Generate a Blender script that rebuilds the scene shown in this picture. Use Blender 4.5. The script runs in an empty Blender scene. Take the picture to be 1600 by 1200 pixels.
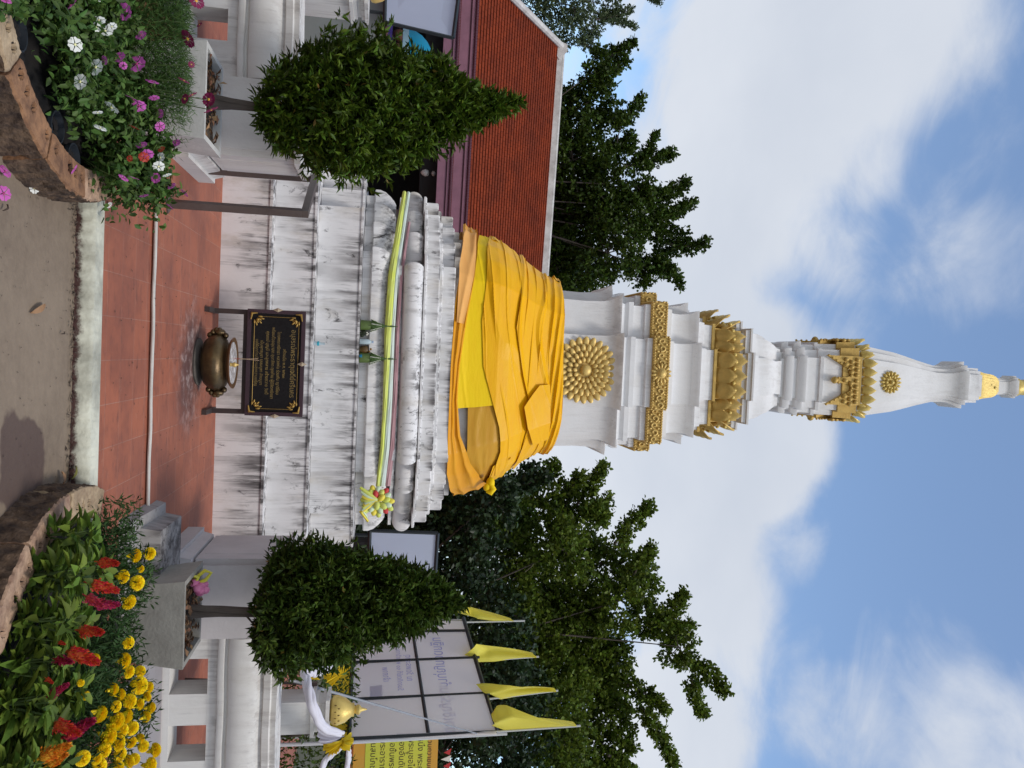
import bpy, bmesh, math, random
import numpy as np
from mathutils import Vector, Matrix, noise as mnoise
R_ = math.radians
SC = bpy.context.scene
COL = SC.collection
rng = np.random.default_rng(7)
random.seed(7)

# ------------------------------------------------------------------ camera
F_PX = 1240.0; PITCH = math.atan(205 / F_PX); ROLL = .038; EYE = 1.7
cR = np.array([1, 0, 0.]); cU = np.array([0, -math.sin(PITCH), math.cos(PITCH)]); cF = np.array([0, math.cos(PITCH), math.sin(PITCH)])
cam = bpy.data.objects.new('camera', bpy.data.cameras.new('camera')); COL.objects.link(cam)
cx = cU * math.cos(ROLL) - cR * math.sin(ROLL); cy = -(cU * math.sin(ROLL) + cR * math.cos(ROLL)); cz = -cF
cam.matrix_world = Matrix(((cx[0], cy[0], cz[0], 0), (cx[1], cy[1], cz[1], 0), (cx[2], cy[2], cz[2], EYE), (0, 0, 0, 1)))
cam.data.sensor_width = 36; cam.data.sensor_fit = 'HORIZONTAL'; cam.data.lens = F_PX / 1600 * 36
cam.data.clip_start = .05; cam.data.clip_end = 2000
SC.camera = cam

def ray(x, y):
    ax, ay = x - 800, y - 600
    up = ax * math.cos(ROLL) + ay * math.sin(ROLL); rt = ay * math.cos(ROLL) - ax * math.sin(ROLL)
    return cF + up / F_PX * cU + rt / F_PX * cR
def at(x, y, Y):
    d = ray(x, y); return d * (Y / d[1]) + np.array([0, 0, EYE])
def atz(x, y, z):
    d = ray(x, y); return d * ((z - EYE) / d[2]) + np.array([0, 0, EYE])

# ------------------------------------------------------------------ world and sun
SUN_EL, SUN_AZ = 58, 150        # azimuth measured from +Y towards +X
world = bpy.data.worlds.new('World'); SC.world = world; world.use_nodes = True
nt = world.node_tree; nt.nodes.clear()
def N(t, tree=None, **k):
    n = (tree or nt).nodes.new(t)
    for a, b in k.items(): setattr(n, a, b)
    return n
def build_sky():
    L = nt.links.new
    out = N('ShaderNodeOutputWorld'); bg = N('ShaderNodeBackground'); bg.inputs[1].default_value = .1
    sky = N('ShaderNodeTexSky', sky_type='NISHITA'); sky.sun_disc = False
    sky.sun_elevation = R_(SUN_EL); sky.sun_rotation = R_(SUN_AZ); sky.air_density = 1.0; sky.dust_density = .6; sky.ozone_density = 1.6
    tc = N('ShaderNodeTexCoord')
    sep = N('ShaderNodeSeparateXYZ'); L(tc.outputs['Generated'], sep.inputs[0])
    zz = N('ShaderNodeMath', operation='ADD'); L(sep.outputs[2], zz.inputs[0]); zz.inputs[1].default_value = .35
    dv = N('ShaderNodeVectorMath', operation='DIVIDE'); L(tc.outputs['Generated'], dv.inputs[0])
    cb = N('ShaderNodeCombineXYZ'); [L(zz.outputs[0], cb.inputs[i]) for i in range(3)]; L(cb.outputs[0], dv.inputs[1])
    def noise(scale, detail, rough, dist=0, off=0, stretch=None):
        src = dv.outputs[0]
        m = N('ShaderNodeMapping'); L(src, m.inputs[0]); m.inputs['Location'].default_value = (off, off * .7, off * .3)
        if stretch: m.inputs['Scale'].default_value = stretch[0]; m.inputs['Rotation'].default_value = stretch[1]
        n = N('ShaderNodeTexNoise'); L(m.outputs[0], n.inputs[0]); n.inputs['Scale'].default_value = scale
        n.inputs['Detail'].default_value = detail; n.inputs['Roughness'].default_value = rough; n.inputs['Distortion'].default_value = dist
        return n.outputs['Fac']
    n1 = noise(3.2, 7, .55, .3, 3.1); n2 = noise(5, 8, .6, .8, 9.2, ((1, 1, 3.2), (0, R_(52), R_(15))))
    # where the banks of cloud lie: photo pixel, angular radius in degrees, weight
    blobs = [(1250, 60, 170, 1), (1340, 10, 130, .85), (1200, 200, 140, 1), (1150, 330, 130, 1), (1090, 430, 120, 1), (985, 20, 60, .6), (1120, 120, 90, .5), (1130, 700, 120, 1.0), (1190, 690, 90, .95), (975, 740, 120, 1), (1055, 790, 120, .9),
             (1075, 890, 110, .75), (1070, 1010, 100, .65), (1110, 940, 90, .7), (1040, 1140, 110, 1), (880, 720, 90, 1), (1110, 560, 130, 1), (1010, 560, 150, 1), (1320, 1130, 80, .36), (1480, 1040, 110, .27), (1400, 960, 60, .2), (1510, 430, 90, .28), (1560, 380, 60, .25), (1270, 380, 80, .5), (1450, 60, 90, .5), (1560, 1180, 110, .5),
             (950, 300, 120, .7), (850, 900, 140, .8), (1230, 560, 60, .5), (1300, 250, 90, .62), (1240, 860, 50, .3), (1170, 1000, 40, .3)]
    blobs = [(ray(a, b), math.degrees(math.atan(c / F_PX)), w) for a, b, c, w in blobs]
    blobs += [(np.array([0, -1, .5]), 48, .85), (np.array([-1, -.2, .5]), 30, .8), (np.array([1, -.1, .4]), 26, .7), (np.array([0, -.3, 1.]), 22, .6), (np.array([0, 1, .05]), 22, .5)]  # extra cloud banks, mostly out of view, added to keep the light neutral
    tot = None
    for (d, rad, w) in blobs:
        d = d / np.linalg.norm(d)
        dot = N('ShaderNodeVectorMath', operation='DOT_PRODUCT'); L(tc.outputs['Generated'], dot.inputs[0]); dot.inputs[1].default_value = d
        mr = N('ShaderNodeMapRange', interpolation_type='SMOOTHSTEP'); L(dot.outputs['Value'], mr.inputs[0])
        mr.inputs[1].default_value = math.cos(R_(rad * 1.5)); mr.inputs[2].default_value = math.cos(R_(rad * .2)); mr.inputs[3].default_value = 0; mr.inputs[4].default_value = w
        if tot is None: tot = mr.outputs[0]
        else:
            a = N('ShaderNodeMath', operation='SMOOTH_MAX'); L(tot, a.inputs[0]); L(mr.outputs[0], a.inputs[1]); a.inputs[2].default_value = .15; tot = a.outputs[0]
    m1 = N('ShaderNodeMath', operation='MULTIPLY_ADD'); L(n1, m1.inputs[0]); m1.inputs[1].default_value = 1.1; L(tot, m1.inputs[2])
    m2 = N('ShaderNodeMath', operation='MULTIPLY_ADD'); L(n2, m2.inputs[0]); m2.inputs[1].default_value = .9; L(m1.outputs[0], m2.inputs[2])
    mr = N('ShaderNodeMapRange', interpolation_type='SMOOTHSTEP'); L(m2.outputs[0], mr.inputs[0]); mr.inputs[1].default_value = 1.12; mr.inputs[2].default_value = 1.78
    mr.inputs[3].default_value = .04; mr.inputs[4].default_value = .97
    # colour of the cloud: grey belly to white edge
    n3 = noise(2.1, 5, .5, .2, 17.)
    cr = N('ShaderNodeValToRGB'); L(n3, cr.inputs[0]); cr.color_ramp.elements[0].position = .35; cr.color_ramp.elements[1].position = .68
    cr.color_ramp.elements[0].color = (.64, .69, .78, 1); cr.color_ramp.elements[1].color = (.76, .80, .87, 1)
    sc = N('ShaderNodeVectorMath', operation='SCALE'); L(cr.outputs[0], sc.inputs[0]); sc.inputs['Scale'].default_value = 7.6
    # haze towards blue-grey so that open sky is soft, not deep
    skm = N('ShaderNodeMixRGB', blend_type='MULTIPLY'); skm.inputs[0].default_value = 1; L(sky.outputs[0], skm.inputs[1]); skm.inputs[2].default_value = (1.60, 1.66, 1.66, 1)
    mix = N('ShaderNodeMixRGB'); L(mr.outputs[0], mix.inputs[0]); L(skm.outputs[0], mix.inputs[1]); L(sc.outputs[0], mix.inputs[2])
    L(mix.outputs[0], bg.inputs[0]); L(bg.outputs[0], out.inputs[0])
build_sky()
sun = bpy.data.objects.new('sun', bpy.data.lights.new('sun', 'SUN')); COL.objects.link(sun)
sun.data.energy = 1.5; sun.data.angle = R_(14); sun.data.color = (1, .96, .90)
_sd = Vector((math.sin(R_(SUN_AZ)) * math.cos(R_(SUN_EL)), math.cos(R_(SUN_AZ)) * math.cos(R_(SUN_EL)), math.sin(R_(SUN_EL))))
sun.rotation_euler = _sd.to_track_quat('Z', 'Y').to_euler()
SC.view_settings.view_transform = 'Standard'; SC.view_settings.look = 'None'; SC.view_settings.gamma = 1
SC.view_settings.exposure = 0.36

# ------------------------------------------------------------------ materials
MATS = {}
def mat(name, color, rough=.7, var=0., vscale=3., vcol=None, bump=0., bscale=20., metal=0., spec=.4, trans=0., island=0., sheen=0., subs=0., stretch=None, ramp=None):
    """principled with optional noise colour variation, bump, leaf translucency"""
    if name in MATS: return MATS[name]
    m = bpy.data.materials.new(name); m.use_nodes = True; t = m.node_tree; L = t.links.new
    b = t.nodes['Principled BSDF']; b.inputs['Roughness'].default_value = rough; b.inputs['Metallic'].default_value = metal
    b.inputs['Specular IOR Level'].default_value = spec
    if sheen: b.inputs['Sheen Weight'].default_value = sheen
    c = (*color, 1); b.inputs['Base Color'].default_value = c
    src = None
    tc = N('ShaderNodeTexCoord', t); mp = N('ShaderNodeMapping', t); L(tc.outputs['Object'], mp.inputs[0])
    if stretch: mp.inputs['Scale'].default_value = stretch
    if var:
        n = N('ShaderNodeTexNoise', t); L(mp.outputs[0], n.inputs[0]); n.inputs['Scale'].default_value = vscale; n.inputs['Detail'].default_value = 6; n.inputs['Roughness'].default_value = .65
        rp = N('ShaderNodeMapRange', t); L(n.outputs['Fac'], rp.inputs[0]); rp.inputs[1].default_value = (ramp or (.35, .65))[0]; rp.inputs[2].default_value = (ramp or (.35, .65))[1]; rp.inputs[4].default_value = var
        mx = N('ShaderNodeMixRGB', t); L(rp.outputs[0], mx.inputs[0]); mx.inputs[1].default_value = c; mx.inputs[2].default_value = (*(vcol or [v * .4 for v in color]), 1)
        src = mx.outputs[0]
    if island:
        g = N('ShaderNodeNewGeometry', t); h = N('ShaderNodeHueSaturation', t)
        r1 = N('ShaderNodeMapRange', t); L(g.outputs['Random Per Island'], r1.inputs[0]); r1.inputs[3].default_value = 1 - island; r1.inputs[4].default_value = 1 + island
        L(r1.outputs[0], h.inputs['Value'])
        r2 = N('ShaderNodeMath', t, operation='MULTIPLY'); L(g.outputs['Random Per Island'], r2.inputs[0]); r2.inputs[1].default_value = 7.31
        r3 = N('ShaderNodeMath', t, operation='FRACT'); L(r2.outputs[0], r3.inputs[0])
        r4 = N('ShaderNodeMapRange', t); L(r3.outputs[0], r4.inputs[0]); r4.inputs[3].default_value = .475; r4.inputs[4].default_value = .515; L(r4.outputs[0], h.inputs['Hue'])
        if src: L(src, h.inputs['Color'])
        else: h.inputs['Color'].default_value = c
        src = h.outputs[0]
    if src: L(src, b.inputs['Base Color'])
    if bump:
        n = N('ShaderNodeTexNoise', t); L(mp.outputs[0], n.inputs[0]); n.inputs['Scale'].default_value = bscale; n.inputs['Detail'].default_value = 5
        bp = N('ShaderNodeBump', t); bp.inputs['Strength'].default_value = min(1, bump); bp.inputs['Distance'].default_value = .01 * max(1, bump); L(n.outputs['Fac'], bp.inputs['Height']); L(bp.outputs[0], b.inputs['Normal'])
    if trans:
        tr = N('ShaderNodeBsdfTranslucent', t); ms = N('ShaderNodeMixShader', t); ms.inputs[0].default_value = trans
        if src: L(src, tr.inputs[0])
        else: tr.inputs[0].default_value = c
        o = t.nodes['Material Output']; L(b.outputs[0], ms.inputs[1]); L(tr.outputs[0], ms.inputs[2]); L(ms.outputs[0], o.inputs[0])
    MATS[name] = m; return m

def weathered(name, base, stain, amount, blot=.5, streak=1.4):
    """limewash with black mould: streaks that run down, blotches, pale flaking"""
    if name in MATS: return MATS[name]
    m = bpy.data.materials.new(name); m.use_nodes = True; t = m.node_tree; L = t.links.new
    b = t.nodes['Principled BSDF']; b.inputs['Roughness'].default_value = .85; b.inputs['Specular IOR Level'].default_value = .2
    tc = N('ShaderNodeTexCoord', t)
    def nz(scale, st, det=6, rough=.6, off=0, dist=0):
        mp = N('ShaderNodeMapping', t); L(tc.outputs['Object'], mp.inputs[0]); mp.inputs['Scale'].default_value = st; mp.inputs['Location'].default_value = (off, off, off)
        n = N('ShaderNodeTexNoise', t); L(mp.outputs[0], n.inputs[0]); n.inputs['Scale'].default_value = scale; n.inputs['Detail'].default_value = det; n.inputs['Roughness'].default_value = rough; n.inputs['Distortion'].default_value = dist
        return n.outputs['Fac']
    def rng_(v, a, c_, lo=0, hi=1):
        r = N('ShaderNodeMapRange', t, interpolation_type='SMOOTHSTEP'); L(v, r.inputs[0]); r.inputs[1].default_value = a; r.inputs[2].default_value = c_; r.inputs[3].default_value = lo; r.inputs[4].default_value = hi; return r.outputs[0]
    def mul(a, b_):
        x = N('ShaderNodeMath', t, operation='MULTIPLY'); L(a, x.inputs[0])
        if isinstance(b_, float): x.inputs[1].default_value = b_
        else: L(b_, x.inputs[1])
        return x.outputs[0]
    s1 = mul(rng_(nz(10, (1, 1, .06), 6, .65), .45, .64), rng_(nz(2.2, (1, 1, .8), 4, .6, 4), .36, .56))     # soft long streaks
    s2 = mul(rng_(nz(30, (1, 1, .06), 5, .65, 9), .54, .66), rng_(nz(3, (1, 1, .7), 3, .6, 12), .42, .56))       # fine hard streaks
    s3 = rng_(nz(7, (1, 1, .5), 8, .72, 21, .5), .62 - .04 * blot, .70)                                        # dark blotches
    col = N('ShaderNodeMixRGB', t); L(nz(1.3, (1, 1, 1), 5, .6, 30), col.inputs[0]); col.inputs[1].default_value = (*base, 1); col.inputs[2].default_value = (*[v * .8 for v in base], 1)
    gs = N('ShaderNodeSeparateXYZ', t); L(tc.outputs['Generated'], gs.inputs[0])
    wt = rng_(gs.outputs[2], .25, 1.0, .35, 1.0); drip = mul(rng_(nz(13, (1, 1, .09), 7, .68, 40), .46, .62), rng_(gs.outputs[2], .2, .98)); drip = mul(drip, rng_(nz(1.7, (1, 1, .6), 3, .6, 44), .40, .56))
    s1 = mul(s1, wt); s2 = mul(s2, wt)
    grime = mul(rng_(nz(5, (1, 1, 1), 7, .7, 50), .50, .62), rng_(gs.outputs[2], .86, .97)); warm = rng_(nz(4, (1, 1, .35), 6, .65, 60), .50, .72)
    cur = col.outputs[0]
    for fac, c, k in ((warm, [base[0] * .66, base[1] * .62, base[2] * .55], .7 * amount), (drip, [v * 1.6 for v in stain], .85 * amount), (grime, stain, .8 * amount)):
        mx = N('ShaderNodeMixRGB', t); L(mul(fac, float(min(1, k))), mx.inputs[0]); L(cur, mx.inputs[1]); mx.inputs[2].default_value = (*c, 1); cur = mx.outputs[0]
    for fac, c, k in ((s1, [v * 2.6 for v in stain], .75 * amount), (s2, stain, .75 * amount), (s3, [v * 1.2 for v in stain], blot * amount)):
        mx = N('ShaderNodeMixRGB', t); L(mul(fac, float(min(1, k))), mx.inputs[0]); L(cur, mx.inputs[1]); mx.inputs[2].default_value = (*c, 1); cur = mx.outputs[0]
    L(cur, b.inputs['Base Color'])
    bp = N('ShaderNodeBump', t); bp.inputs['Strength'].default_value = .35; bp.inputs['Distance'].default_value = .01; L(nz(18, (1, 1, .6), 8, .7), bp.inputs['Height']); L(bp.outputs[0], b.inputs['Normal'])
    MATS[name] = m; return m

WHITE_OLD = weathered('old_limewash', (.82, .80, .795), (.05, .046, .046), 1.1, 1.0)
WHITE_MID = weathered('worn_white_plaster', (.76, .74, .72), (.10, .09, .085), .6, .45)
WHITE_WALL = weathered('parapet_plaster', (.74, .72, .69), (.16, .14, .13), .45, .25)
WHITE_NEW = weathered('white_paint', (.84, .83, .835), (.22, .20, .19), .32, .12)
GREY_PL = mat('grey_plaster', (.55, .52, .52), .85, .6, 2.4, (.40, .38, .38), .4, 14)
def gold_mat(name, c, rough=.42, metal=.55):
    return mat(name, c, rough, .5, 9, [v * .55 for v in c], .3, 40, metal, .5)
GOLD = gold_mat('gold_paint', (.72, .50, .16), .5, .35)
GOLD2 = gold_mat('old_gold_paint', (.58, .38, .10), .55, .35)
GOLD3 = gold_mat('light_gold_paint', (.75, .55, .16), .45, .3)

# ------------------------------------------------------------------ mesh helpers
class MB:
    def __init__(s): s.v = []; s.f = []; s.m = []
    def add(s, vs, fs, mi=0):
        o = len(s.v); s.v += [tuple(map(float, v)) for v in vs]; s.f += [tuple(o + i for i in f) for f in fs]; s.m += [mi] * len(fs); return s
    def box(s, x0, x1, y0, y1, z0, z1, mi=0, taper=0):
        t = taper
        vs = [(x0, y0, z0), (x1, y0, z0), (x1, y1, z0), (x0, y1, z0), (x0 + t, y0 + t, z1), (x1 - t, y0 + t, z1), (x1 - t, y1 - t, z1), (x0 + t, y1 - t, z1)]
        return s.add(vs, [(3, 2, 1, 0), (4, 5, 6, 7), (0, 1, 5, 4), (1, 2, 6, 5), (2, 3, 7, 6), (3, 0, 4, 7)], mi)
    def hexa(s, b, t, mi=0):
        return s.add(list(b) + list(t), [(3, 2, 1, 0), (4, 5, 6, 7), (0, 1, 5, 4), (1, 2, 6, 5), (2, 3, 7, 6), (3, 0, 4, 7)], mi)
    def loops(s, rings, cap0=True, cap1=True, closed=True, mi=0):
        n = len(rings[0]); vs = [p for r in rings for p in r]; fs = []
        for i in range(len(rings) - 1):
            for j in range(n if closed else n - 1):
                k = (j + 1) % n; fs.append((i * n + j, i * n + k, (i + 1) * n + k, (i + 1) * n + j))
        if cap0: fs.append(tuple(range(n - 1, -1, -1)))
        if cap1: fs.append(tuple((len(rings) - 1) * n + j for j in range(n)))
        return s.add(vs, fs, mi)
    def lathe(s, prof, c=(0, 0, 0), n=20, mi=0, sx=1, sy=1):
        return s.loops([[(c[0] + r * sx * math.cos(2 * math.pi * j / n), c[1] + r * sy * math.sin(2 * math.pi * j / n), c[2] + z) for j in range(n)] for r, z in prof], mi=mi)
    def tube(s, pts, rad, n=8, mi=0):
        pts = [Vector(p) for p in pts]
        if not isinstance(rad, (list, tuple)): rad = [rad] * len(pts)
        rings = []
        prev = None
        for i, p in enumerate(pts):
            d = (pts[min(i + 1, len(pts) - 1)] - pts[max(i - 1, 0)]).normalized()
            a = prev - d * prev.dot(d) if prev is not None else d.cross(Vector((0, 0, 1)) if abs(d.z) < .9 else Vector((1, 0, 0)))
            a.normalize(); prev = a; b = d.cross(a)
            rings.append([tuple(p + (a * math.cos(2 * math.pi * j / n) + b * math.sin(2 * math.pi * j / n)) * rad[i]) for j in range(n)])
        return s.loops(rings, mi=mi)
    def blob(s, c, r, n=8, m=6, mi=0, axes=None):
        r = (r, r, r) if isinstance(r, (int, float)) else r
        ax = axes or ((1, 0, 0), (0, 1, 0), (0, 0, 1)); c = np.array(c, float); A_ = np.array(ax, float)
        rings = []
        for i in range(m + 1):
            th = math.pi * (i + .02) / (m + .04)
            rings.append([tuple(c + A_[0] * r[0] * math.sin(th) * math.cos(2 * math.pi * j / n) + A_[1] * r[1] * math.sin(th) * math.sin(2 * math.pi * j / n) - A_[2] * r[2] * math.cos(th)) for j in range(n)])
        return s.loops(rings, mi=mi)
    def build(s, name, mats, parent=None, smooth=None, loc=None, rotz=None):
        me = bpy.data.meshes.new(name); me.from_pydata(s.v, [], s.f); me.update()
        mats = mats if isinstance(mats, (list, tuple)) else [mats]
        for m in mats: me.materials.append(m)
        if len(mats) > 1: me.polygons.foreach_set('material_index', s.m)
        if smooth is not None:
            me.polygons.foreach_set('use_smooth', [True] * len(me.polygons)); me.set_sharp_from_angle(angle=R_(smooth))
        o = bpy.data.objects.new(name, me); COL.objects.link(o)
        if parent: o.parent = parent
        if loc is not None: o.location = tuple(loc)
        if rotz is not None: o.rotation_euler = (0, 0, rotz)
        return o

def tag(o, label, cat, group=None):
    o['label'] = label; o['category'] = cat
    if group: o['group'] = group
    return o
def thing(name, label, cat, loc=(0, 0, 0), rotz=0, group=None):
    o = bpy.data.objects.new(name, None); COL.objects.link(o); o.location = tuple(loc); o.rotation_euler = (0, 0, rotz); o.empty_display_size = .1
    return tag(o, label, cat, group)
def struct(o): o['kind'] = 'structure'; return o

def leaf_mesh(name, base, d, nrm, length, width, m, parent=None, fold=.25, shape='diamond', curl=0.):
    """many separate folded leaves as one mesh; arrays (n,3)"""
    base = np.asarray(base, float); d = np.asarray(d, float); d = d / np.linalg.norm(d, axis=1)[:, None]
    nrm = np.asarray(nrm, float); side = np.cross(d, nrm); side = side / (np.linalg.norm(side, axis=1)[:, None] + 1e-9); up = np.cross(side, d)
    L = np.broadcast_to(np.asarray(length, float), (len(base),))[:, None]; W = np.broadcast_to(np.asarray(width, float), (len(base),))[:, None]
    n = len(base)
    if shape == 'diamond':
        V = np.stack([base, base + d * L * .5 - side * W * .5 + up * W * fold, base + d * L - up * L * curl, base + d * L * .5 + side * W * .5 + up * W * fold], 1).reshape(-1, 3)
        F = (np.arange(n)[:, None, None] * 4 + np.array([[0, 1, 2], [0, 2, 3]])).reshape(-1, 3); k = 3
    else:
        V = np.stack([base, base + d * L * .3 - side * W * .5 + up * W * fold, base + d * L * .68 - side * W * .38 + up * (W * fold * .8 - L * curl * .3), base + d * L - up * L * curl,
                      base + d * L * .68 + side * W * .38 + up * (W * fold * .8 - L * curl * .3), base + d * L * .3 + side * W * .5 + up * W * fold], 1).reshape(-1, 3)
        F = (np.arange(n)[:, None, None] * 6 + np.array([[0, 1, 2, 3], [0, 3, 4, 5]])).reshape(-1, 4); k = 4
    me = bpy.data.meshes.new(name); me.vertices.add(len(V)); me.vertices.foreach_set('co', V.ravel())
    me.loops.add(F.size); me.loops.foreach_set('vertex_index', F.ravel().astype(np.int32)); me.polygons.add(len(F))
    me.polygons.foreach_set('loop_start', np.arange(0, F.size, k, dtype=np.int32)); me.update(calc_edges=True); me.validate()
    me.materials.append(m); o = bpy.data.objects.new(name, me); COL.objects.link(o)
    if parent: o.parent = parent
    return o
def rdir(n, g=rng):
    v = g.normal(size=(n, 3)); return v / np.linalg.norm(v, axis=1)[:, None]
def text_mesh(name, body, size, m, parent, M, align='CENTER', mirror=False, extrude=0.0, space=1.0):
    cu = bpy.data.curves.new(name, 'FONT'); cu.body = body; cu.size = size; cu.align_x = align; cu.space_line = space; cu.extrude = extrude; cu.resolution_u = 3
    tmp = bpy.data.objects.new(name + '_tmp', cu); COL.objects.link(tmp); bpy.context.view_layer.update()
    me = bpy.data.meshes.new_from_object(tmp.evaluated_get(bpy.context.evaluated_depsgraph_get())); bpy.data.objects.remove(tmp)
    me.materials.clear(); me.materials.append(m)
    if mirror: me.transform(Matrix.Scale(-1, 4, (1, 0, 0)))
    me.transform(M); o = bpy.data.objects.new(name, me); COL.objects.link(o)
    if parent: o.parent = parent
    return o

# ------------------------------------------------------------------ compound frame (yawed with the stupa)
AX = np.array([-.24, 10.5, 0.]); YAW = R_(2.0)
cY, sY = math.cos(YAW), math.sin(YAW)
def KW(x, y, z): return (AX[0] + x * cY - y * sY, AX[1] + x * sY + y * cY, z)
def atl(px, py, yl):
    """photo ray meets the vertical plane y=yl of the compound frame -> local coords"""
    d = ray(px, py); n = np.array([-sY, cY, 0]); o = np.array([0, 0, EYE]); t = (yl + (AX * n).sum() - (o * n).sum()) / (d @ n); P = o + d * t - AX
    return np.array([P[0] * cY + P[1] * sY, yl, P[2]])
def kthing(name, label, cat, x, y, z, group=None, rot=0): return thing(name, label, cat, KW(x, y, z), YAW + rot, group)

# ------------------------------------------------------------------ ground, platform, kerb
FLOOR = .13
def ground():
    g = MB(); n = 60
    g.add([(-250, -60, -.02), (250, -60, -.02), (250, 400, -.02), (-250, 400, -.02)], [(0, 1, 2, 3)])
    struct(g.build('ground', mat('far_earth', (.11, .10, .07), .95, .6, .6, (.05, .07, .03))))
    m = mat('worn_concrete', (.25, .19, .135), .9, .75, 1.3, (.135, .097, .068), .5, 30)
    t = m.node_tree; b = t.nodes['Principled BSDF']; L = t.links.new
    tc = N('ShaderNodeTexCoord', t); n2 = N('ShaderNodeTexNoise', t); L(tc.outputs['Object'], n2.inputs[0]); n2.inputs['Scale'].default_value = 14; n2.inputs['Detail'].default_value = 8; n2.inputs['Roughness'].default_value = .7
    r2 = N('ShaderNodeMapRange', t); L(n2.outputs['Fac'], r2.inputs[0]); r2.inputs[1].default_value = .38; r2.inputs[2].default_value = .66; r2.inputs[4].default_value = .55
    src = b.inputs['Base Color'].links[0].from_socket; mx = N('ShaderNodeMixRGB', t); L(r2.outputs[0], mx.inputs[0]); L(src, mx.inputs[1]); mx.inputs[2].default_value = (.27, .205, .145, 1)
    # damp patch beside the right flower bed
    mp = N('ShaderNodeVectorMath', t, operation='DISTANCE'); L(tc.outputs['Object'], mp.inputs[0]); mp.inputs[1].default_value = tuple(atz(30, 735, 0))
    n3 = N('ShaderNodeTexNoise', t); L(tc.outputs['Object'], n3.inputs[0]); n3.inputs['Scale'].default_value = 2.2; n3.inputs['Detail'].default_value = 4
    a = N('ShaderNodeMath', t, operation='MULTIPLY_ADD'); L(n3.outputs['Fac'], a.inputs[0]); a.inputs[1].default_value = .75; L(mp.outputs['Value'], a.inputs[2])
    r3 = N('ShaderNodeMapRange', t, interpolation_type='SMOOTHSTEP'); L(a.outputs[0], r3.inputs[0]); r3.inputs[1].default_value = .62; r3.inputs[2].default_value = .67; r3.inputs[3].default_value = .8; r3.inputs[4].default_value = 0
    mx2 = N('ShaderNodeMixRGB', t); L(r3.outputs[0], mx2.inputs[0]); L(mx.outputs[0], mx2.inputs[1]); mx2.inputs[2].default_value = (.075, .045, .04, 1); L(mx2.outputs[0], b.inputs['Base Color'])
    # concrete path in front, gently uneven
    g = MB(); X = np.linspace(-6, 6, 60); Y = np.linspace(-3, 4.765, 40)
    vs = [(x, y, .004 + .004 * math.sin(x * 3.1 + y) * math.cos(y * 2.3)) for y in Y for x in X]
    g.add(vs, [(j * 60 + i, j * 60 + i + 1, (j + 1) * 60 + i + 1, (j + 1) * 60 + i) for j in range(39) for i in range(59)])
    struct(g.build('concrete_path', m, smooth=40))
ground()

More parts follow.
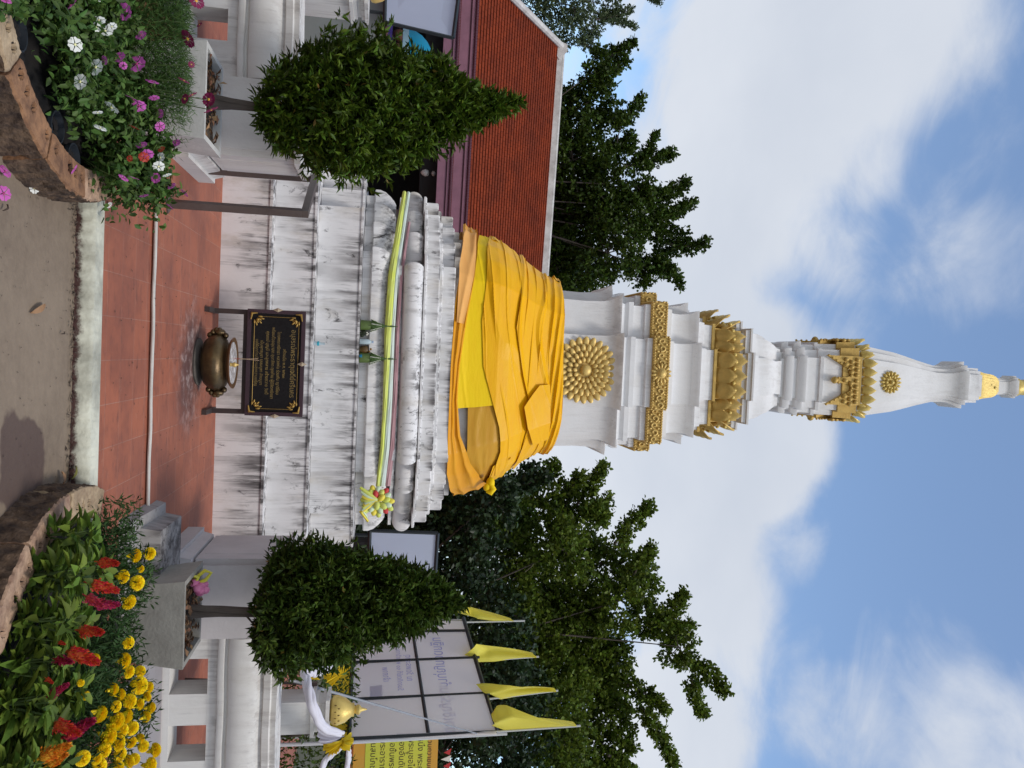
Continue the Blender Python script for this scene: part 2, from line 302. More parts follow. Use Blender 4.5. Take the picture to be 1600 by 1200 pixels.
def tile_mat():
    m = bpy.data.materials.new('red_floor_tiles'); m.use_nodes = True; t = m.node_tree; L = t.links.new; b = t.nodes['Principled BSDF']
    b.inputs['Roughness'].default_value = .62; b.inputs['Specular IOR Level'].default_value = .35
    tc = N('ShaderNodeTexCoord', t)
    br = N('ShaderNodeTexBrick', t); br.offset = 0; br.squash = 1; L(tc.outputs['Object'], br.inputs[0]); br.inputs['Scale'].default_value = 1
    br.inputs['Brick Width'].default_value = .262; br.inputs['Row Height'].default_value = .262; br.inputs['Mortar Size'].default_value = .0028; br.inputs['Mortar Smooth'].default_value = .3; br.inputs['Bias'].default_value = 0
    br.inputs[1].default_value = (.385, .122, .066, 1); br.inputs[2].default_value = (.32, .105, .062, 1); br.inputs[3].default_value = (.40, .20, .14, 1)
    def nz(s, d, r, o=0, st=(1, 1, 1)):
        mp = N('ShaderNodeMapping', t); L(tc.outputs['Object'], mp.inputs[0]); mp.inputs['Location'].default_value = (o, o, 0); mp.inputs['Scale'].default_value = st
        n = N('ShaderNodeTexNoise', t); L(mp.outputs[0], n.inputs[0]); n.inputs['Scale'].default_value = s; n.inputs['Detail'].default_value = d; n.inputs['Roughness'].default_value = r; return n.outputs['Fac']
    def rg(v, a, c, hi):
        r = N('ShaderNodeMapRange', t, interpolation_type='SMOOTHSTEP'); L(v, r.inputs[0]); r.inputs[1].default_value = a; r.inputs[2].default_value = c; r.inputs[4].default_value = hi; return r.outputs[0]
    cur = br.outputs['Color']
    for f, c in ((rg(nz(2.0, 6, .65), .40, .68, .8), (.22, .075, .05)), (rg(nz(7, 7, .7, 5, (1, 2.5, 1)), .5, .72, .6), (.13, .05, .04)), (rg(nz(5, 5, .7, 9), .6, .75, .5), (.46, .22, .14))):
        mx = N('ShaderNodeMixRGB', t); L(f, mx.inputs[0]); L(cur, mx.inputs[1]); mx.inputs[2].default_value = (*c, 1); cur = mx.outputs[0]
    # soot, ash and wax around the incense burner
    vd = N('ShaderNodeVectorMath', t, operation='DISTANCE'); L(tc.outputs['Object'], vd.inputs[0]); vd.inputs[1].default_value = (.05, -3.5, 0)
    a = N('ShaderNodeMath', t, operation='MULTIPLY_ADD'); L(nz(3.5, 7, .7, 2), a.inputs[0]); a.inputs[1].default_value = .9; L(vd.outputs['Value'], a.inputs[2])
    r = N('ShaderNodeMapRange', t, interpolation_type='SMOOTHSTEP'); L(a.outputs[0], r.inputs[0]); r.inputs[1].default_value = .6; r.inputs[2].default_value = 1.15; r.inputs[3].default_value = .8; r.inputs[4].default_value = 0
    mx = N('ShaderNodeMixRGB', t); L(r.outputs[0], mx.inputs[0]); L(cur, mx.inputs[1])
    sp = N('ShaderNodeMixRGB', t); L(rg(nz(9, 6, .7, 6), .45, .65, 1), sp.inputs[0]); sp.inputs[1].default_value = (.07, .045, .045, 1); sp.inputs[2].default_value = (.36, .30, .28, 1); L(sp.outputs[0], mx.inputs[2]); cur = mx.outputs[0]
    L(cur, b.inputs['Base Color'])
    bp = N('ShaderNodeBump', t); bp.inputs['Strength'].default_value = .4; bp.inputs['Distance'].default_value = .004; L(br.outputs['Fac'], bp.inputs['Height']); bp.invert = True; L(bp.outputs[0], b.inputs['Normal'])
    return m
TILE = tile_mat()
# compound-local: kerb front at world Y=4.77 -> y=-5.73 ; step at world Y 5.87 -> y=-4.63
def platform():
    g = MB(); g.box(-9, 9, -5.60, -4.60, -.1, .1); o = g.build('lower_platform', TILE, loc=KW(0, 0, 0), rotz=YAW); struct(o)
    g = MB(); g.box(-9, 9, -4.62, 9, -.1, FLOOR); o = g.build('upper_platform', TILE, loc=KW(0, 0, .0), rotz=YAW); struct(o)
    # pale nosing of the step
    g = MB(); g.tube([(-2.2 + i * .1, -4.635 + .003 * math.sin(i * 1.7), .122 + .002 * math.sin(i)) for i in range(36)], .012, 8)
    o = g.build('step_edge_strip', mat('aluminium_strip', (.62, .60, .55), .5, .4, 5, (.3, .28, .25)), loc=KW(0, 0, 0), rotz=YAW); tag(o, 'thin pale strip along the low step edge of the red tiles', 'edge strip')
    # kerb: low whitewashed edging with grimy foot, worn top edge
    g = MB(); n = 160; rings = []
    for i in range(n + 1):
        x = -1.1 + 2.35 * i / n; j = .006 * math.sin(i * 1.3) + .005 * math.sin(i * .37 + 1); k = .003 * math.sin(i * 2.7)
        rings.append([(x, -5.745 + j * 1.3, -.05), (x, -5.745 + j, .03), (x, -5.738 + j * .6, .085), (x, -5.725 + k, .102 + k * .6), (x, -5.6, .104), (x, -5.6, -.05)])
    g.loops(rings)
    km = mat('kerb_limewash', (.66, .65, .53), .9, .8, 3.5, (.26, .25, .20), .8, 30)
    t = km.node_tree; L = t.links.new; b = t.nodes['Principled BSDF']; tc = N('ShaderNodeTexCoord', t); sp = N('ShaderNodeSeparateXYZ', t); L(tc.outputs['Object'], sp.inputs[0])
    n = N('ShaderNodeTexNoise', t); L(tc.outputs['Object'], n.inputs[0]); n.inputs['Scale'].default_value = 11; n.inputs['Detail'].default_value = 8; n.inputs['Roughness'].default_value = .75
    a = N('ShaderNodeMath', t, operation='MULTIPLY_ADD'); L(n.outputs['Fac'], a.inputs[0]); a.inputs[1].default_value = -.12; L(sp.outputs[2], a.inputs[2])
    r = N('ShaderNodeMapRange', t, interpolation_type='SMOOTHSTEP'); L(a.outputs[0], r.inputs[0]); r.inputs[1].default_value = -.045; r.inputs[2].default_value = -.012; r.inputs[3].default_value = 1; r.inputs[4].default_value = 0
    mx = N('ShaderNodeMixRGB', t); L(r.outputs[0], mx.inputs[0]); L(b.inputs['Base Color'].links[0].from_socket, mx.inputs[1]); mx.inputs[2].default_value = (.075, .035, .03, 1); L(mx.outputs[0], b.inputs['Base Color'])
    o = g.build('kerb', km, smooth=50, loc=KW(0, 0, 0), rotz=YAW); struct(o)
platform()

# ------------------------------------------------------------------ stupa
def outline(e):
    """redented square, e = increasing half extents (e[0] .. e[n])"""
    n = len(e) - 1; q = []
    for i in range(n + 1):
        q.append((e[i], -e[n - i]))
        if i < n: q.append((e[i], -e[n - i - 1]))
    # q runs from (e0,-en) to (en,-e0)
    pts = []
    for k in range(4):
        c, s = [(1, 0), (0, 1), (-1, 0), (0, -1)][k]
        pts += [(x * c - y * s, x * s + y * c) for x, y in q]
    return pts
def loft(levels, name, m, parent, smooth=30):
    g = MB(); g.loops([[(x, y, z) for x, y in outline(e)] for z, e in levels]); return g.build(name, m, parent, smooth)
def E2(E, a=.43, b=.86): return (E * a, E * b, E)
def E3(E, a=.54, b=.72, c=.86): return (E * a, E * b, E * c, E)

st = thing('stupa', 'tall white redented stupa with gold lotus bands and mould-streaked base', 'stupa', KW(0, 0, 0), YAW)
def stupa():
    P = st
    # base tiers, each with a thin overhanging ledge
    tiers = [(FLOOR - .1, .603, 2.45, .83), (.603, 1.012, 2.25, .82), (1.012, 1.465, 2.05, .78)]
    for k, (z0, z1, E, b) in enumerate(tiers):
        e = (E * b, E * (b + 1) / 2, E)
        nxt = .012
        loft([(z0, e), (z1 - .028, e), (z1 - .026, tuple(v + nxt for v in e)), (z1 - .001 * (k + 1), tuple(v + nxt for v in e))], 'base_tier', WHITE_OLD, P)
    # cyma: fillet, sloping petal-like face, lip
    z = 1.466
    q = lambda E: E3(E, .62, .77, .9)
    loft([(z, q(1.90)), (z + .085, q(1.90)), (z + .09, q(1.955)), (z + .10, q(1.965)), (z + .15, q(1.965)), (z + .21, q(1.945)), (z + .27, q(1.90)), (z + .31, q(1.86)), (z + .335, q(1.82))], 'cyma_moulding', WHITE_OLD, P, 25)
    z = 1.80
    loft([(z, E3(1.80)), (z + .045, E3(1.80))], 'recess_course', mat('red_brown_recess', (.22, .12, .11), .9, .7, 5, (.4, .36, .35)), P)
    loft([(1.845, E3(1.93)), (1.878, E3(1.93)), (1.880, E3(1.88)), (1.89, E3(1.88))], 'fillet', WHITE_OLD, P)
    lv = [(1.89, E3(1.86))]
    for i in range(13):
        a = -math.pi / 2 + math.pi * i / 12; lv.append((2.005 + .112 * math.sin(a), E3(1.88 + .12 * math.cos(a))))
    lv.append((2.118, E3(1.86))); loft(lv, 'torus_moulding', WHITE_OLD, P, 50)
    # stepped courses
    for (a, b, E, mm) in ((2.118, 2.15, 1.93, WHITE_OLD), (2.15, 2.29, 1.87, WHITE_OLD), (2.29, 2.33, 1.79, WHITE_OLD), (2.33, 2.47, 1.74, WHITE_OLD), (2.47, 2.56, 1.58, WHITE_MID), (2.56, 2.80, 1.50, WHITE_MID), (2.80, 3.05, 1.34, WHITE_MID), (3.05, 3.35, 1.20, WHITE_MID), (3.35, 3.62, 1.05, WHITE_MID)):
        loft([(a, E3(E, .62, .78, .9)), (b - .012, E3(E, .62, .78, .9)), (b, E3(E - .015, .62, .78, .9))], 'stepped_course', mm, P, 30)
    # body
    loft([(3.6, E2(1.03)), (3.75, E2(1.02)), (3.95, E2(1.01)), (4.2, E2(1.0)), (4.42, E2(1.01)), (4.50, E2(1.03)), (4.56, E2(1.065)), (4.60, E2(1.10)), (4.625, E2(1.11)), (4.63, E2(1.06)), (4.64, E2(1.06))], 'body', WHITE_NEW, P, 40)
    loft([(4.64, E2(1.0)), (4.70, E2(.985)), (4.74, E2(1.02)), (4.80, E2(1.02)), (4.81, E2(.975)), (4.95, E2(.965)), (4.96, E2(1.0)), (5.03, E2(1.0))], 'cornice', WHITE_NEW, P, 30)
    # gold frieze with carved scrolls
    e = E2(1.03); fz = loft([(5.03, e), (5.25, e)], 'gold_frieze', GOLD2, P)
    g = MB(); pts = outline(e); n = len(pts)
    for i in range(n):
        a = np.array(pts[i]); b = np.array(pts[(i + 1) % n]); L_ = np.linalg.norm(b - a); d = (b - a) / L_; nn = np.array([d[1], -d[0]])
        if (a + b)[1] > 1.2 * abs((a + b)[0]) + .5: continue          # the back faces
        k = max(1, int(L_ / .085)); st_ = L_ / k
        for q in range(k):
            c = a + d * st_ * (q + .5); fl = 1 if q % 2 else -1; ph = rng.uniform(-.4, .4)
            pp = []
            for w in range(11):
                th = ph + fl * w * .62; rr = .040 * (1 - w * .075); u = rr * math.cos(th); v = rr * math.sin(th) * 1.25
                pp.append((c[0] + d[0] * u + nn[0] * .012, c[1] + d[1] * u + nn[1] * .012, 5.14 + v))
            g.tube(pp, [.014 - .0007 * w for w in range(11)], 6)
            for dz in (-.052, .052):
                g.blob((c[0] + d[0] * st_ * .45 + nn[0] * .01, c[1] + d[1] * st_ * .45 + nn[1] * .01, 5.14 + dz), (.017, .017, .02), 6, 4)
        k = max(2, int(L_ / .034))
        for q in range(k):
            c = a + d * L_ * (q + .5) / k
            for zz in (5.048, 5.232): g.blob((c[0] + nn[0] * .012, c[1] + nn[1] * .012, zz), .0135, 6, 4)
    g.build('scroll_carving', GOLD, fz, 50)
    # rosette on the frieze
    g = MB(); yy = -1.03 - .02
    for k in range(14):
        a = 2 * math.pi * k / 14; g.blob((.095 * math.cos(a), yy, 5.14 + .095 * math.sin(a)), (.042, .02, .019), 8, 5, axes=((math.cos(a), 0, math.sin(a)), (0, 1, 0), (-math.sin(a), 0, math.cos(a))))
    g.blob((0, yy - .025, 5.14), (.05, .03, .05), 12, 8); g.blob((0, yy, 5.14), (.075, .025, .075), 12, 6)
    g.build('rosette', GOLD, fz, 60)
    # big medallion on the body: rings of petals round a boss
    g = MB(); cz_ = 4.165; mx = -.0
    yb = -1.005
    g.blob((mx, yb, cz_), (.385, .03, .385), 32, 6)
    for ring, (rad, cnt, s_) in enumerate(((.345, 26, 1.0), (.262, 24, .85), (.19, 20, .7), (.125, 14, .55))):
        for k in range(cnt):
            a = 2 * math.pi * (k + .5 * (ring % 2)) / cnt
            g.blob((mx + rad * math.cos(a), yb - .02 - .012 * ring, cz_ + rad * math.sin(a)), (.070 * s_, .018, min(.042, math.pi * rad / cnt * 1.0)), 8, 6, axes=((math.cos(a), -.32, math.sin(a)), (0, 1, 0), (-math.sin(a), 0, math.cos(a))))
    g.blob((mx, yb - .07, cz_), (.07, .045, .07), 14, 8); g.build('medallion', GOLD, P, 60)
    # upper cornice
    loft([(5.25, E2(.955)), (5.33, E2(.945)), (5.34, E2(.90)), (5.38, E2(.89)), (5.46, E2(.885)), (5.6, E2(.90)), (5.66, E2(.94)), (5.70, E2(.95)), (5.705, E2(.86)), (5.74, E2(.85)), (5.745, E2(.80)), (5.83, E2(.785)), (5.84, E2(.76)), (5.95, E2(.75))], 'upper_cornice', WHITE_NEW, P, 30)
    # lotus collar: rim, two rows of petals
    lc = loft([(5.95, E2(.78)), (5.985, E2(.78)), (6.0, E2(.72)), (6.38, E2(.69))], 'lotus_collar', GOLD2, P)
    def petals(name, E, z, h, w, out, mm, parent, tilt=.25, tipped=True, skip=True, a_=.43, b_=.86, down=False):
        g = MB(); pts = outline(E2(E, a_, b_)); n = len(pts)
        for i in range(n):
            a = np.array(pts[i]); b = np.array(pts[(i + 1) % n]); L_ = np.linalg.norm(b - a); d = (b - a) / L_; nn = np.array([d[1], -d[0]])
            if skip and nn[1] > .5: continue
            if L_ < w * .4: continue
            k = max(1, round(L_ / w)); ww = L_ / k
            for q in range(k):
                c = a + d * ww * (q + .5); rings = []; m_ = 8
                for s_ in range(m_ + 1):
                    t_ = s_ / m_; wd = ww * .52 * (math.sin(math.pi * min(1, .22 + t_ * .78)) ** .6 if tipped else (1 - t_ ** 4) ** .5 * (.9 + .1 * math.sin(t_ * 3)))
                    wd = max(wd, .002); bulge = out * (math.sin(t_ * math.pi * .62) + tilt * t_ * t_)
                    zz = z + (-h * t_ if down else h * t_)
                    row = []
                    for v in range(9):
                        x_ = -1 + v / 4.; th = .042 * (1 - .75 * x_ * x_) * (1 - .6 * t_ ** 3); pq = c + d * wd * x_ + nn * (bulge + th - .01 * abs(x_)); row.append((pq[0], pq[1], zz - .1 * h * x_ * x_ * t_))
                    row += [(c[0] + d[0] * wd * x_ + nn[0] * (bulge - .012), c[1] + d[1] * wd * x_ + nn[1] * (bulge - .012), zz - .1 * h * t_ * x_ * x_) for x_ in (1, 0, -1)]
                    rings.append(row if not down else row[::-1])
                g.loops(rings)
        return g.build(name, mm, parent, 45)
    petals('lower_petals', .70, 5.985, .24, .19, .125, GOLD2, lc, .5, False)
    petals('upper_petals', .69, 6.13, .27, .17, .065, GOLD, lc, 1.1, True)
    g = MB()
    for i, (a, b) in enumerate(zip(outline(E2(.75)), outline(E2(.75))[1:] + outline(E2(.75))[:1])):
        a, b = np.array(a), np.array(b); L_ = np.linalg.norm(b - a); d = (b - a) / L_; nn = (d[1], -d[0])
        if nn[1] > .5: continue
        k = max(1, int(L_ / .085))
        for q in range(k):
            c = a + d * L_ * (q + .5) / k; g.blob((c[0] + nn[0] * .035, c[1] + nn[1] * .035, 6.225 + .02 * (q % 2)), .027, 8, 6)
    g.build('bead_row', GOLD3, lc, 60)
    # bell of the spire
    loft([(6.38, E2(.66)), (6.44, E2(.66)), (6.445, E2(.71)), (6.50, E2(.715)), (6.505, E2(.74)), (6.53, E2(.745)), (6.535, E2(.67)), (6.62, E2(.655)), (6.625, E2(.60)), (6.70, E2(.59)), (6.78, E2(.585)), (6.86, E2(.555)), (6.95, E2(.50)), (7.02, E2(.455, .5)), (7.06, E2(.45, .5)), (7.065, E2(.40, .55))], 'neck', WHITE_NEW, P, 35)
    E5 = lambda E: E2(E, .62, .84)
    loft([(7.06, E5(.42)), (7.12, E5(.42)), (7.125, E5(.47)), (7.16, E5(.49)), (7.22, E5(.49)), (7.225, E5(.44)), (7.30, E5(.435)), (7.305, E5(.475)), (7.36, E5(.51)), (7.40, E5(.515)), (7.405, E5(.47)), (7.60, E5(.475)), (7.605, E5(.50)), (7.65, E5(.51)), (7.655, E5(.49)), (8.2, E5(.50))], 'bell_base', WHITE_NEW, P, 35)
    gc = loft([(7.93, E5(.525)), (8.16, E5(.535)), (8.20, E5(.54))], 'gold_collar', GOLD2, P)
    # festoon hanging in points, with scrolls
    g = MB(); hw = .335; yb = -.525
    def low(x):
        u = abs(x) / hw
        if u < .13: return 7.78 + u * .6
        if u < .48: c = .31; return 8.02 - .02 - math.sqrt(max(0, .0 + (.17) ** 2 - (u - c) ** 2)) * -.35 - .02
        return 8.0 - (u - .48) * .62
    for face in range(4):
        c, s = [(1, 0), (0, 1), (-1, 0), (0, -1)][face]
        if face == 2: continue
        tp = [(x, low(x)) for x in np.linspace(-hw, hw, 61)]
        fr = [(x, yb - .02, z) for x, z in tp] + [(x, yb - .02, 8.16) for x, z in tp[::-1]]
        bk = [(x, yb + .03, z) for x, y, z in fr]
        vs = [(x * c - y * s, x * s + y * c, z) for x, y, z in fr + bk]; n = 61; m_ = len(fr); fs = []
        for i in range(n - 1): fs.append((i, i + 1, m_ - 2 - i, m_ - 1 - i)); fs.append((i + 1, i, m_ + i, m_ + i + 1))
        g.add(vs, fs)
        for kx in (-.29, -.22, -.15, -.08, 0, .08, .15, .22, .29):
            for ki in range(3):
                zz = 8.12 - ki * .085
                if zz < low(kx) + .02: continue
                x, y = kx + (.035 if ki % 2 else 0), yb - .03; g.blob((x * c - y * s, x * s + y * c, zz), (.03, .03, .036), 8, 5)
        for x, z in tp[::3]: y = yb - .025; g.blob((x * c - y * s, x * s + y * c, z + .012), .017, 6, 4)
        x, y, z = 0, yb - .03, 7.79; g.blob((x * c - y * s, x * s + y * c, z), (.05, .05, .045), 8, 6)
    g.build('gold_festoon', GOLD2, gc, 50)
    loft([(8.20, E5(.495)), (8.235, E5(.495))], 'fillet', WHITE_NEW, P)
    g2 = petals('crown_petals', .50, 8.235, .17, .125, .05, GOLD3, gc, .6, True, True, .62, .84)
    # tapering spire
    loft([(8.235, E5(.50)), (8.42, E5(.485)), (8.62, E5(.455)), (8.85, E5(.422)), (9.05, E5(.378)), (9.3, E5(.318)), (9.55, E5(.265)), (9.72, E5(.255)), (9.82, E5(.265)), (9.90, E5(.295)), (9.97, E5(.335)), (10.02, E5(.34)), (10.025, E5(.27)), (10.09, E5(.27)), (10.10, E5(.255)), (10.3, E5(.25))], 'spire', WHITE_NEW, P, 45)
    g = MB(); yb = -.462; cz_ = 8.69
    for rad, cnt, s_, o_ in ((.125, 16, 1, 0), (.078, 12, .7, .014)):
        for k in range(cnt):
            a = 2 * math.pi * k / cnt; g.blob((rad * math.cos(a), yb - .01 - o_, cz_ + rad * math.sin(a)), (.036 * s_, .025, .02), 8, 5, axes=((math.cos(a), 0, math.sin(a)), (0, 1, -.25), (-math.sin(a), 0, math.cos(a))))
    g.blob((0, yb - .04, cz_), .032, 10, 6); g.blob((0, yb, cz_), (.12, .02, .12), 16, 5); g.build('rosette', GOLD3, P, 60)
    fg = loft([(10.3, E5(.20)), (10.36, E5(.205)), (10.45, E5(.185)), (10.6, E5(.165)), (10.68, E5(.135))], 'finial_collar', GOLD3, P, 40)
    g = MB()
    for k in range(26):
        a = 2 * math.pi * k / 26; g.blob((.16 * math.cos(a), .16 * math.sin(a), 10.45 + .07 * (k % 3)), .026, 6, 4)
    g.build('bead_row', GOLD3, fg, 60)
    loft([(10.68, E5(.125)), (10.8, E5(.115)), (10.87, E5(.12)), (10.93, E5(.165)), (10.99, E5(.165))], 'finial_neck', WHITE_NEW, P, 40)
    g = MB(); g.lathe([(.13, 10.99), (.15, 11.05), (.11, 11.15), (.12, 11.2), (.08, 11.35), (.05, 11.7), (.02, 12.1), (.004, 12.3)], n=16); g.build('finial_tip', GOLD3, P, 50)
stupa()

# ------------------------------------------------------------------ robe cloth wound round the stupa
ZG = [(2.40, 1.66), (2.52, 1.61), (2.65, 1.56), (3.0, 1.49), (3.14, 1.43), (3.3, 1.32), (3.46, 1.21), (3.62, 1.12), (3.76, 1.05), (3.88, 1.03), (4.0, 1.02)]
def hull(G, t, zc=2.5):
    k = int(math.floor((t + 1) / 2)); u = t - 2 * k
    pts = [(-.84, -.84), (-.78, -.90), (-.62, -1), (.62, -1), (.78, -.90), (.84, -.84)]
    x = u * .84
    for i in range(5):
        if x <= pts[i + 1][0] + 1e-9:
            a, b = pts[i], pts[i + 1]; f_ = (x - a[0]) / (b[0] - a[0]); y = a[1] + (b[1] - a[1]) * f_; break
    nx, ny = x * .9 * abs(u) ** 3, -1.0
    l = math.hypot(nx, ny); nx /= l; ny /= l
    c, s_ = [(1, 0), (0, 1), (-1, 0), (0, -1)][k % 4]
    X = x * c - y * s_
    if X > 0: G_x = G * (.97 - .035 * max(0., min(1., (zc - 2.75) / .3)))
    else: G_x = G
    return (G_x * X, G * (x * s_ + y * c), nx * c - ny * s_, nx * s_ + ny * c)
    return (G * (x * c - y * s_), G * (x * s_ + y * c), nx * c - ny * s_, nx * s_ + ny * c)
def sheet(name, t0, t1, nt_, zlo, zhi, nz, off, fold, m, parent):
    g = MB(); vs = []
    for i in range(nt_ + 1):
        t = t0 + (t1 - t0) * i / nt_; a, b = zlo(t), zhi(t)
        for j in range(nz + 1):
            v = j / nz; z = a + (b - a) * v; G = float(np.interp(z, [q[0] for q in ZG], [q[1] for q in ZG]))
            x, y, nx, ny = hull(G, t, z); h = off + fold(t, v, z); vs.append((x + nx * h, y + ny * h, z))
    g.add(vs, [(i * (nz + 1) + j, (i + 1) * (nz + 1) + j, (i + 1) * (nz + 1) + j + 1, i * (nz + 1) + j + 1) for i in range(nt_) for j in range(nz)])
    o = g.build(name, m, parent, 80); return o
def I(xs, ys): return lambda t: float(np.interp(t, xs, ys))
def wr(v, f, ph): return 1 - 2 * abs(math.sin(math.pi * (f * v + ph))) ** .8
SATIN = lambda n, c, v=.35, r=.42: mat(n, c, r, v, 2.5, [c[0] * .92, c[1] * .70, c[2] * .5], .3, 9, 0, .2, trans=.0, stretch=(1, 1, 4))
def robe():
    P = thing('robe_cloth', 'shiny golden yellow cloth wound around the middle of the white stupa', 'cloth', KW(0, 0, 0), YAW)
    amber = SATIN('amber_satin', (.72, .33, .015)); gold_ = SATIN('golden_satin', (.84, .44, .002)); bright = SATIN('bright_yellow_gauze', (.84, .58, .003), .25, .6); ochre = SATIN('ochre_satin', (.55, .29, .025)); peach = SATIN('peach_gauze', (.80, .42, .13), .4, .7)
    def cr(t, z, a1, f1, a2=0., f2=0., tilt=.0, seed=0.):
        """taut cloth: broad soft swells plus sharp thin creases that fan from the corners; noise breaks the regularity"""
        w = z + tilt * t; q = mnoise.noise(Vector((t * .9 + seed, w * 2.2, seed))); q2 = mnoise.noise(Vector((t * 1.3 - seed, w * 6.5, seed * 2)))
        fine = max(0., 1 - abs(math.sin(math.pi * (f2 * w + .55 * q + .25 * math.sin(1.4 * t + seed)))) * 4.5) if f2 else 0.
        br = max(0., 1 - abs(math.sin(math.pi * (f1 * w + .8 * q + seed))) * 2.2)
        gate = max(0., min(1., .35 + 1.6 * q2 + .25 * abs(t)))
        return 1.35 * a1 * br * (.5 + .5 * gate) + 1.5 * a2 * fine * gate + .006 * q
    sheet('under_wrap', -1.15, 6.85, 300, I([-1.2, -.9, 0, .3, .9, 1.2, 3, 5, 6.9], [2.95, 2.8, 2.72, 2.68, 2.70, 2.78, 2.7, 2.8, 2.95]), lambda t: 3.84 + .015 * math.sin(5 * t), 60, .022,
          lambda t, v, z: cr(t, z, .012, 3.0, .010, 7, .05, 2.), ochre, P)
    sheet('yellow_panel', -1.25, .37, 110, I([-1.25, -1, -.6, -.2, .15, .37], [2.80, 2.735, 2.64, 2.565, 2.53, 2.515]), I([-1.25, .4], [2.98, 3.0]), 34, .050,
          lambda t, v, z: cr(t, z, .008, 1.2, .006, 5, -.12, 5.), bright, P)
    sheet('main_sash', -1.35, 1.12, 260, I([-1.35, -1, -.4, 0, .35, .6, .85, 1.12], [2.95, 2.86, 2.80, 2.84, 2.97, 3.06, 3.10, 3.03]), I([-1.35, -1, 0, 1.12], [3.40, 3.46, 3.60, 3.70]), 110, .062,
          lambda t, v, z: cr(t, z, .020, 1.5, .012, 6.5, -.16, 1.) * (.6 + .4 * abs(t)), gold_, P)
    sheet('back_sash', .98, 6.8, 220, I([.9, 2, 4, 6, 6.8], [3.05, 2.85, 2.9, 2.85, 2.95]), I([.9, 3, 6.8], [3.70, 3.7, 3.44]), 40, .055, lambda t, v, z: cr(t, z, .018, 3, .01, 7, .05, 3.), gold_, P)
    sheet('upper_sash', -1.3, 1.2, 280, I([-1.3, -1, -.4, .1, .5, .9, 1.2], [3.33, 3.30, 3.22, 3.34, 3.46, 3.40, 3.34]), I([-1.3, -1, -.3, .5, 1.2], [3.68, 3.72, 3.80, 3.82, 3.78]), 110, .082,
          lambda t, v, z: cr(t, z, .026, 3.6, .014, 9, .10 + .05 * t, 7.), gold_, P)
    sheet('top_roll', -1.2, 6.8, 520, lambda t: 3.66 + .06 * math.sin(1.1 * t + .3), lambda t: 3.875 + .012 * math.sin(3 * t), 44, .085,
          lambda t, v, z: .035 * math.sin(math.pi * v) + .016 * wr(v + .6 * t, 2.6, .2) * math.sin(math.pi * v) ** .5 + .008 * mnoise.noise(Vector((t * 6, v * 3, 1))), gold_, P)
    sheet('folded_flap', .22, .95, 60, I([.22, .45, .7, .95], [3.56, 3.36, 3.42, 3.54]), I([.22, .95], [3.70, 3.74]), 26, .122, lambda t, v, z: cr(t, z, .008, 2, .006, 6, -.3, 4.) + .02 * (t - .22), gold_, P)
    # knot on the right corner with a short tail
    G = 1.53; x, y, nx, ny = hull(G, 1.02); kn = MB(); c = np.array([x + .10, y - .02, 3.02])
    kn.blob(c, (.07, .06, .05), 12, 8); kn.blob(c + [.05, -.02, -.04], (.05, .04, .045), 10, 7)
    kn.tube([c + [.02, -.02, 0], c + [.07, -.04, .03], c + [.11, -.04, .0], c + [.10, -.03, -.05]], [.035, .04, .035, .012], 8)
    kn.build('knot', bright, P, 60)
    Q = thing('orange_sash', 'thin orange sash wound under the golden cloth, peach where it is sheer', 'sash', KW(0, 0, 0), YAW)
    sheet('sash_wrap', -1.55, 1.18, 220, I([-1.55, -1, -.5, 0, .6, .9, 1.1, 1.18], [2.64, 2.56, 2.475, 2.455, 2.455, 2.475, 2.56, 2.62]), I([-1.55, -1.1, -.8, -.4, 0, .3, .6, .85, 1.05, 1.18], [2.78, 2.76, 2.70, 2.62, 2.56, 2.55, 2.60, 2.74, 2.92, 3.02]), 24, .085,
          lambda t, v, z: .012 * wr(v, 2.3, .3 * t) + .01 * math.sin(4 * t + 5 * v) + .02, amber, Q)
    sheet('sheer_strip', -1.12, -.35, 60, I([-1.12, -.8, -.35], [2.60, 2.51, 2.50]), I([-1.12, -.8, -.35], [2.74, 2.69, 2.585]), 14, .135, lambda t, v, z: .010 * wr(v, 1.2, t), peach, Q)
    sheet('sash_tail', 1.16, 6.5, 160, I([1.1, 2, 6.5], [2.62, 2.6, 2.6]), I([1.1, 2, 6.5], [3.0, 2.8, 2.78]), 14, .07, lambda t, v, z: .012 * wr(v, 2, t), amber, Q)
robe()

def ribbon(g, pts, w, th=.006, mi=0, wob=.0, n=8):
    """upright band following pts, slightly rounded across"""
    pts = [np.array(p, float) for p in pts]; rings = []
    # resample
    d = [0]
    for a, b in zip(pts, pts[1:]): d.append(d[-1] + np.linalg.norm(b - a))
    m_ = max(8, int(d[-1] / .03)); S = np.linspace(0, d[-1], m_); Q = np.array([[np.interp(s, d, [p[k] for p in pts]) for k in range(3)] for s in S])
    for i, q in enumerate(Q):
        t = Q[min(i + 1, m_ - 1)] - Q[max(i - 1, 0)]; t /= np.linalg.norm(t); nn = np.cross(t, [0, 0, 1]); nn /= np.linalg.norm(nn); ww = w(S[i] / d[-1]) if callable(w) else w
        q = q + nn * wob * math.sin(i * .5)
        up = np.cross(nn, t)
        r = []
        for j in range(n): u = -1 + 2 * j / (n - 1); r.append(tuple(q + up * ww / 2 * u + nn * (th * 2 * (1 - u * u) + .004 * math.sin(9 * u + i * .2))))
        r += [tuple(q - nn * th + up * ww / 2 * (1 - 2 * j / (n - 1)) + 0 * nn) for j in range(n)]
        rings.append(r)
    g.loops(rings, mi=mi)
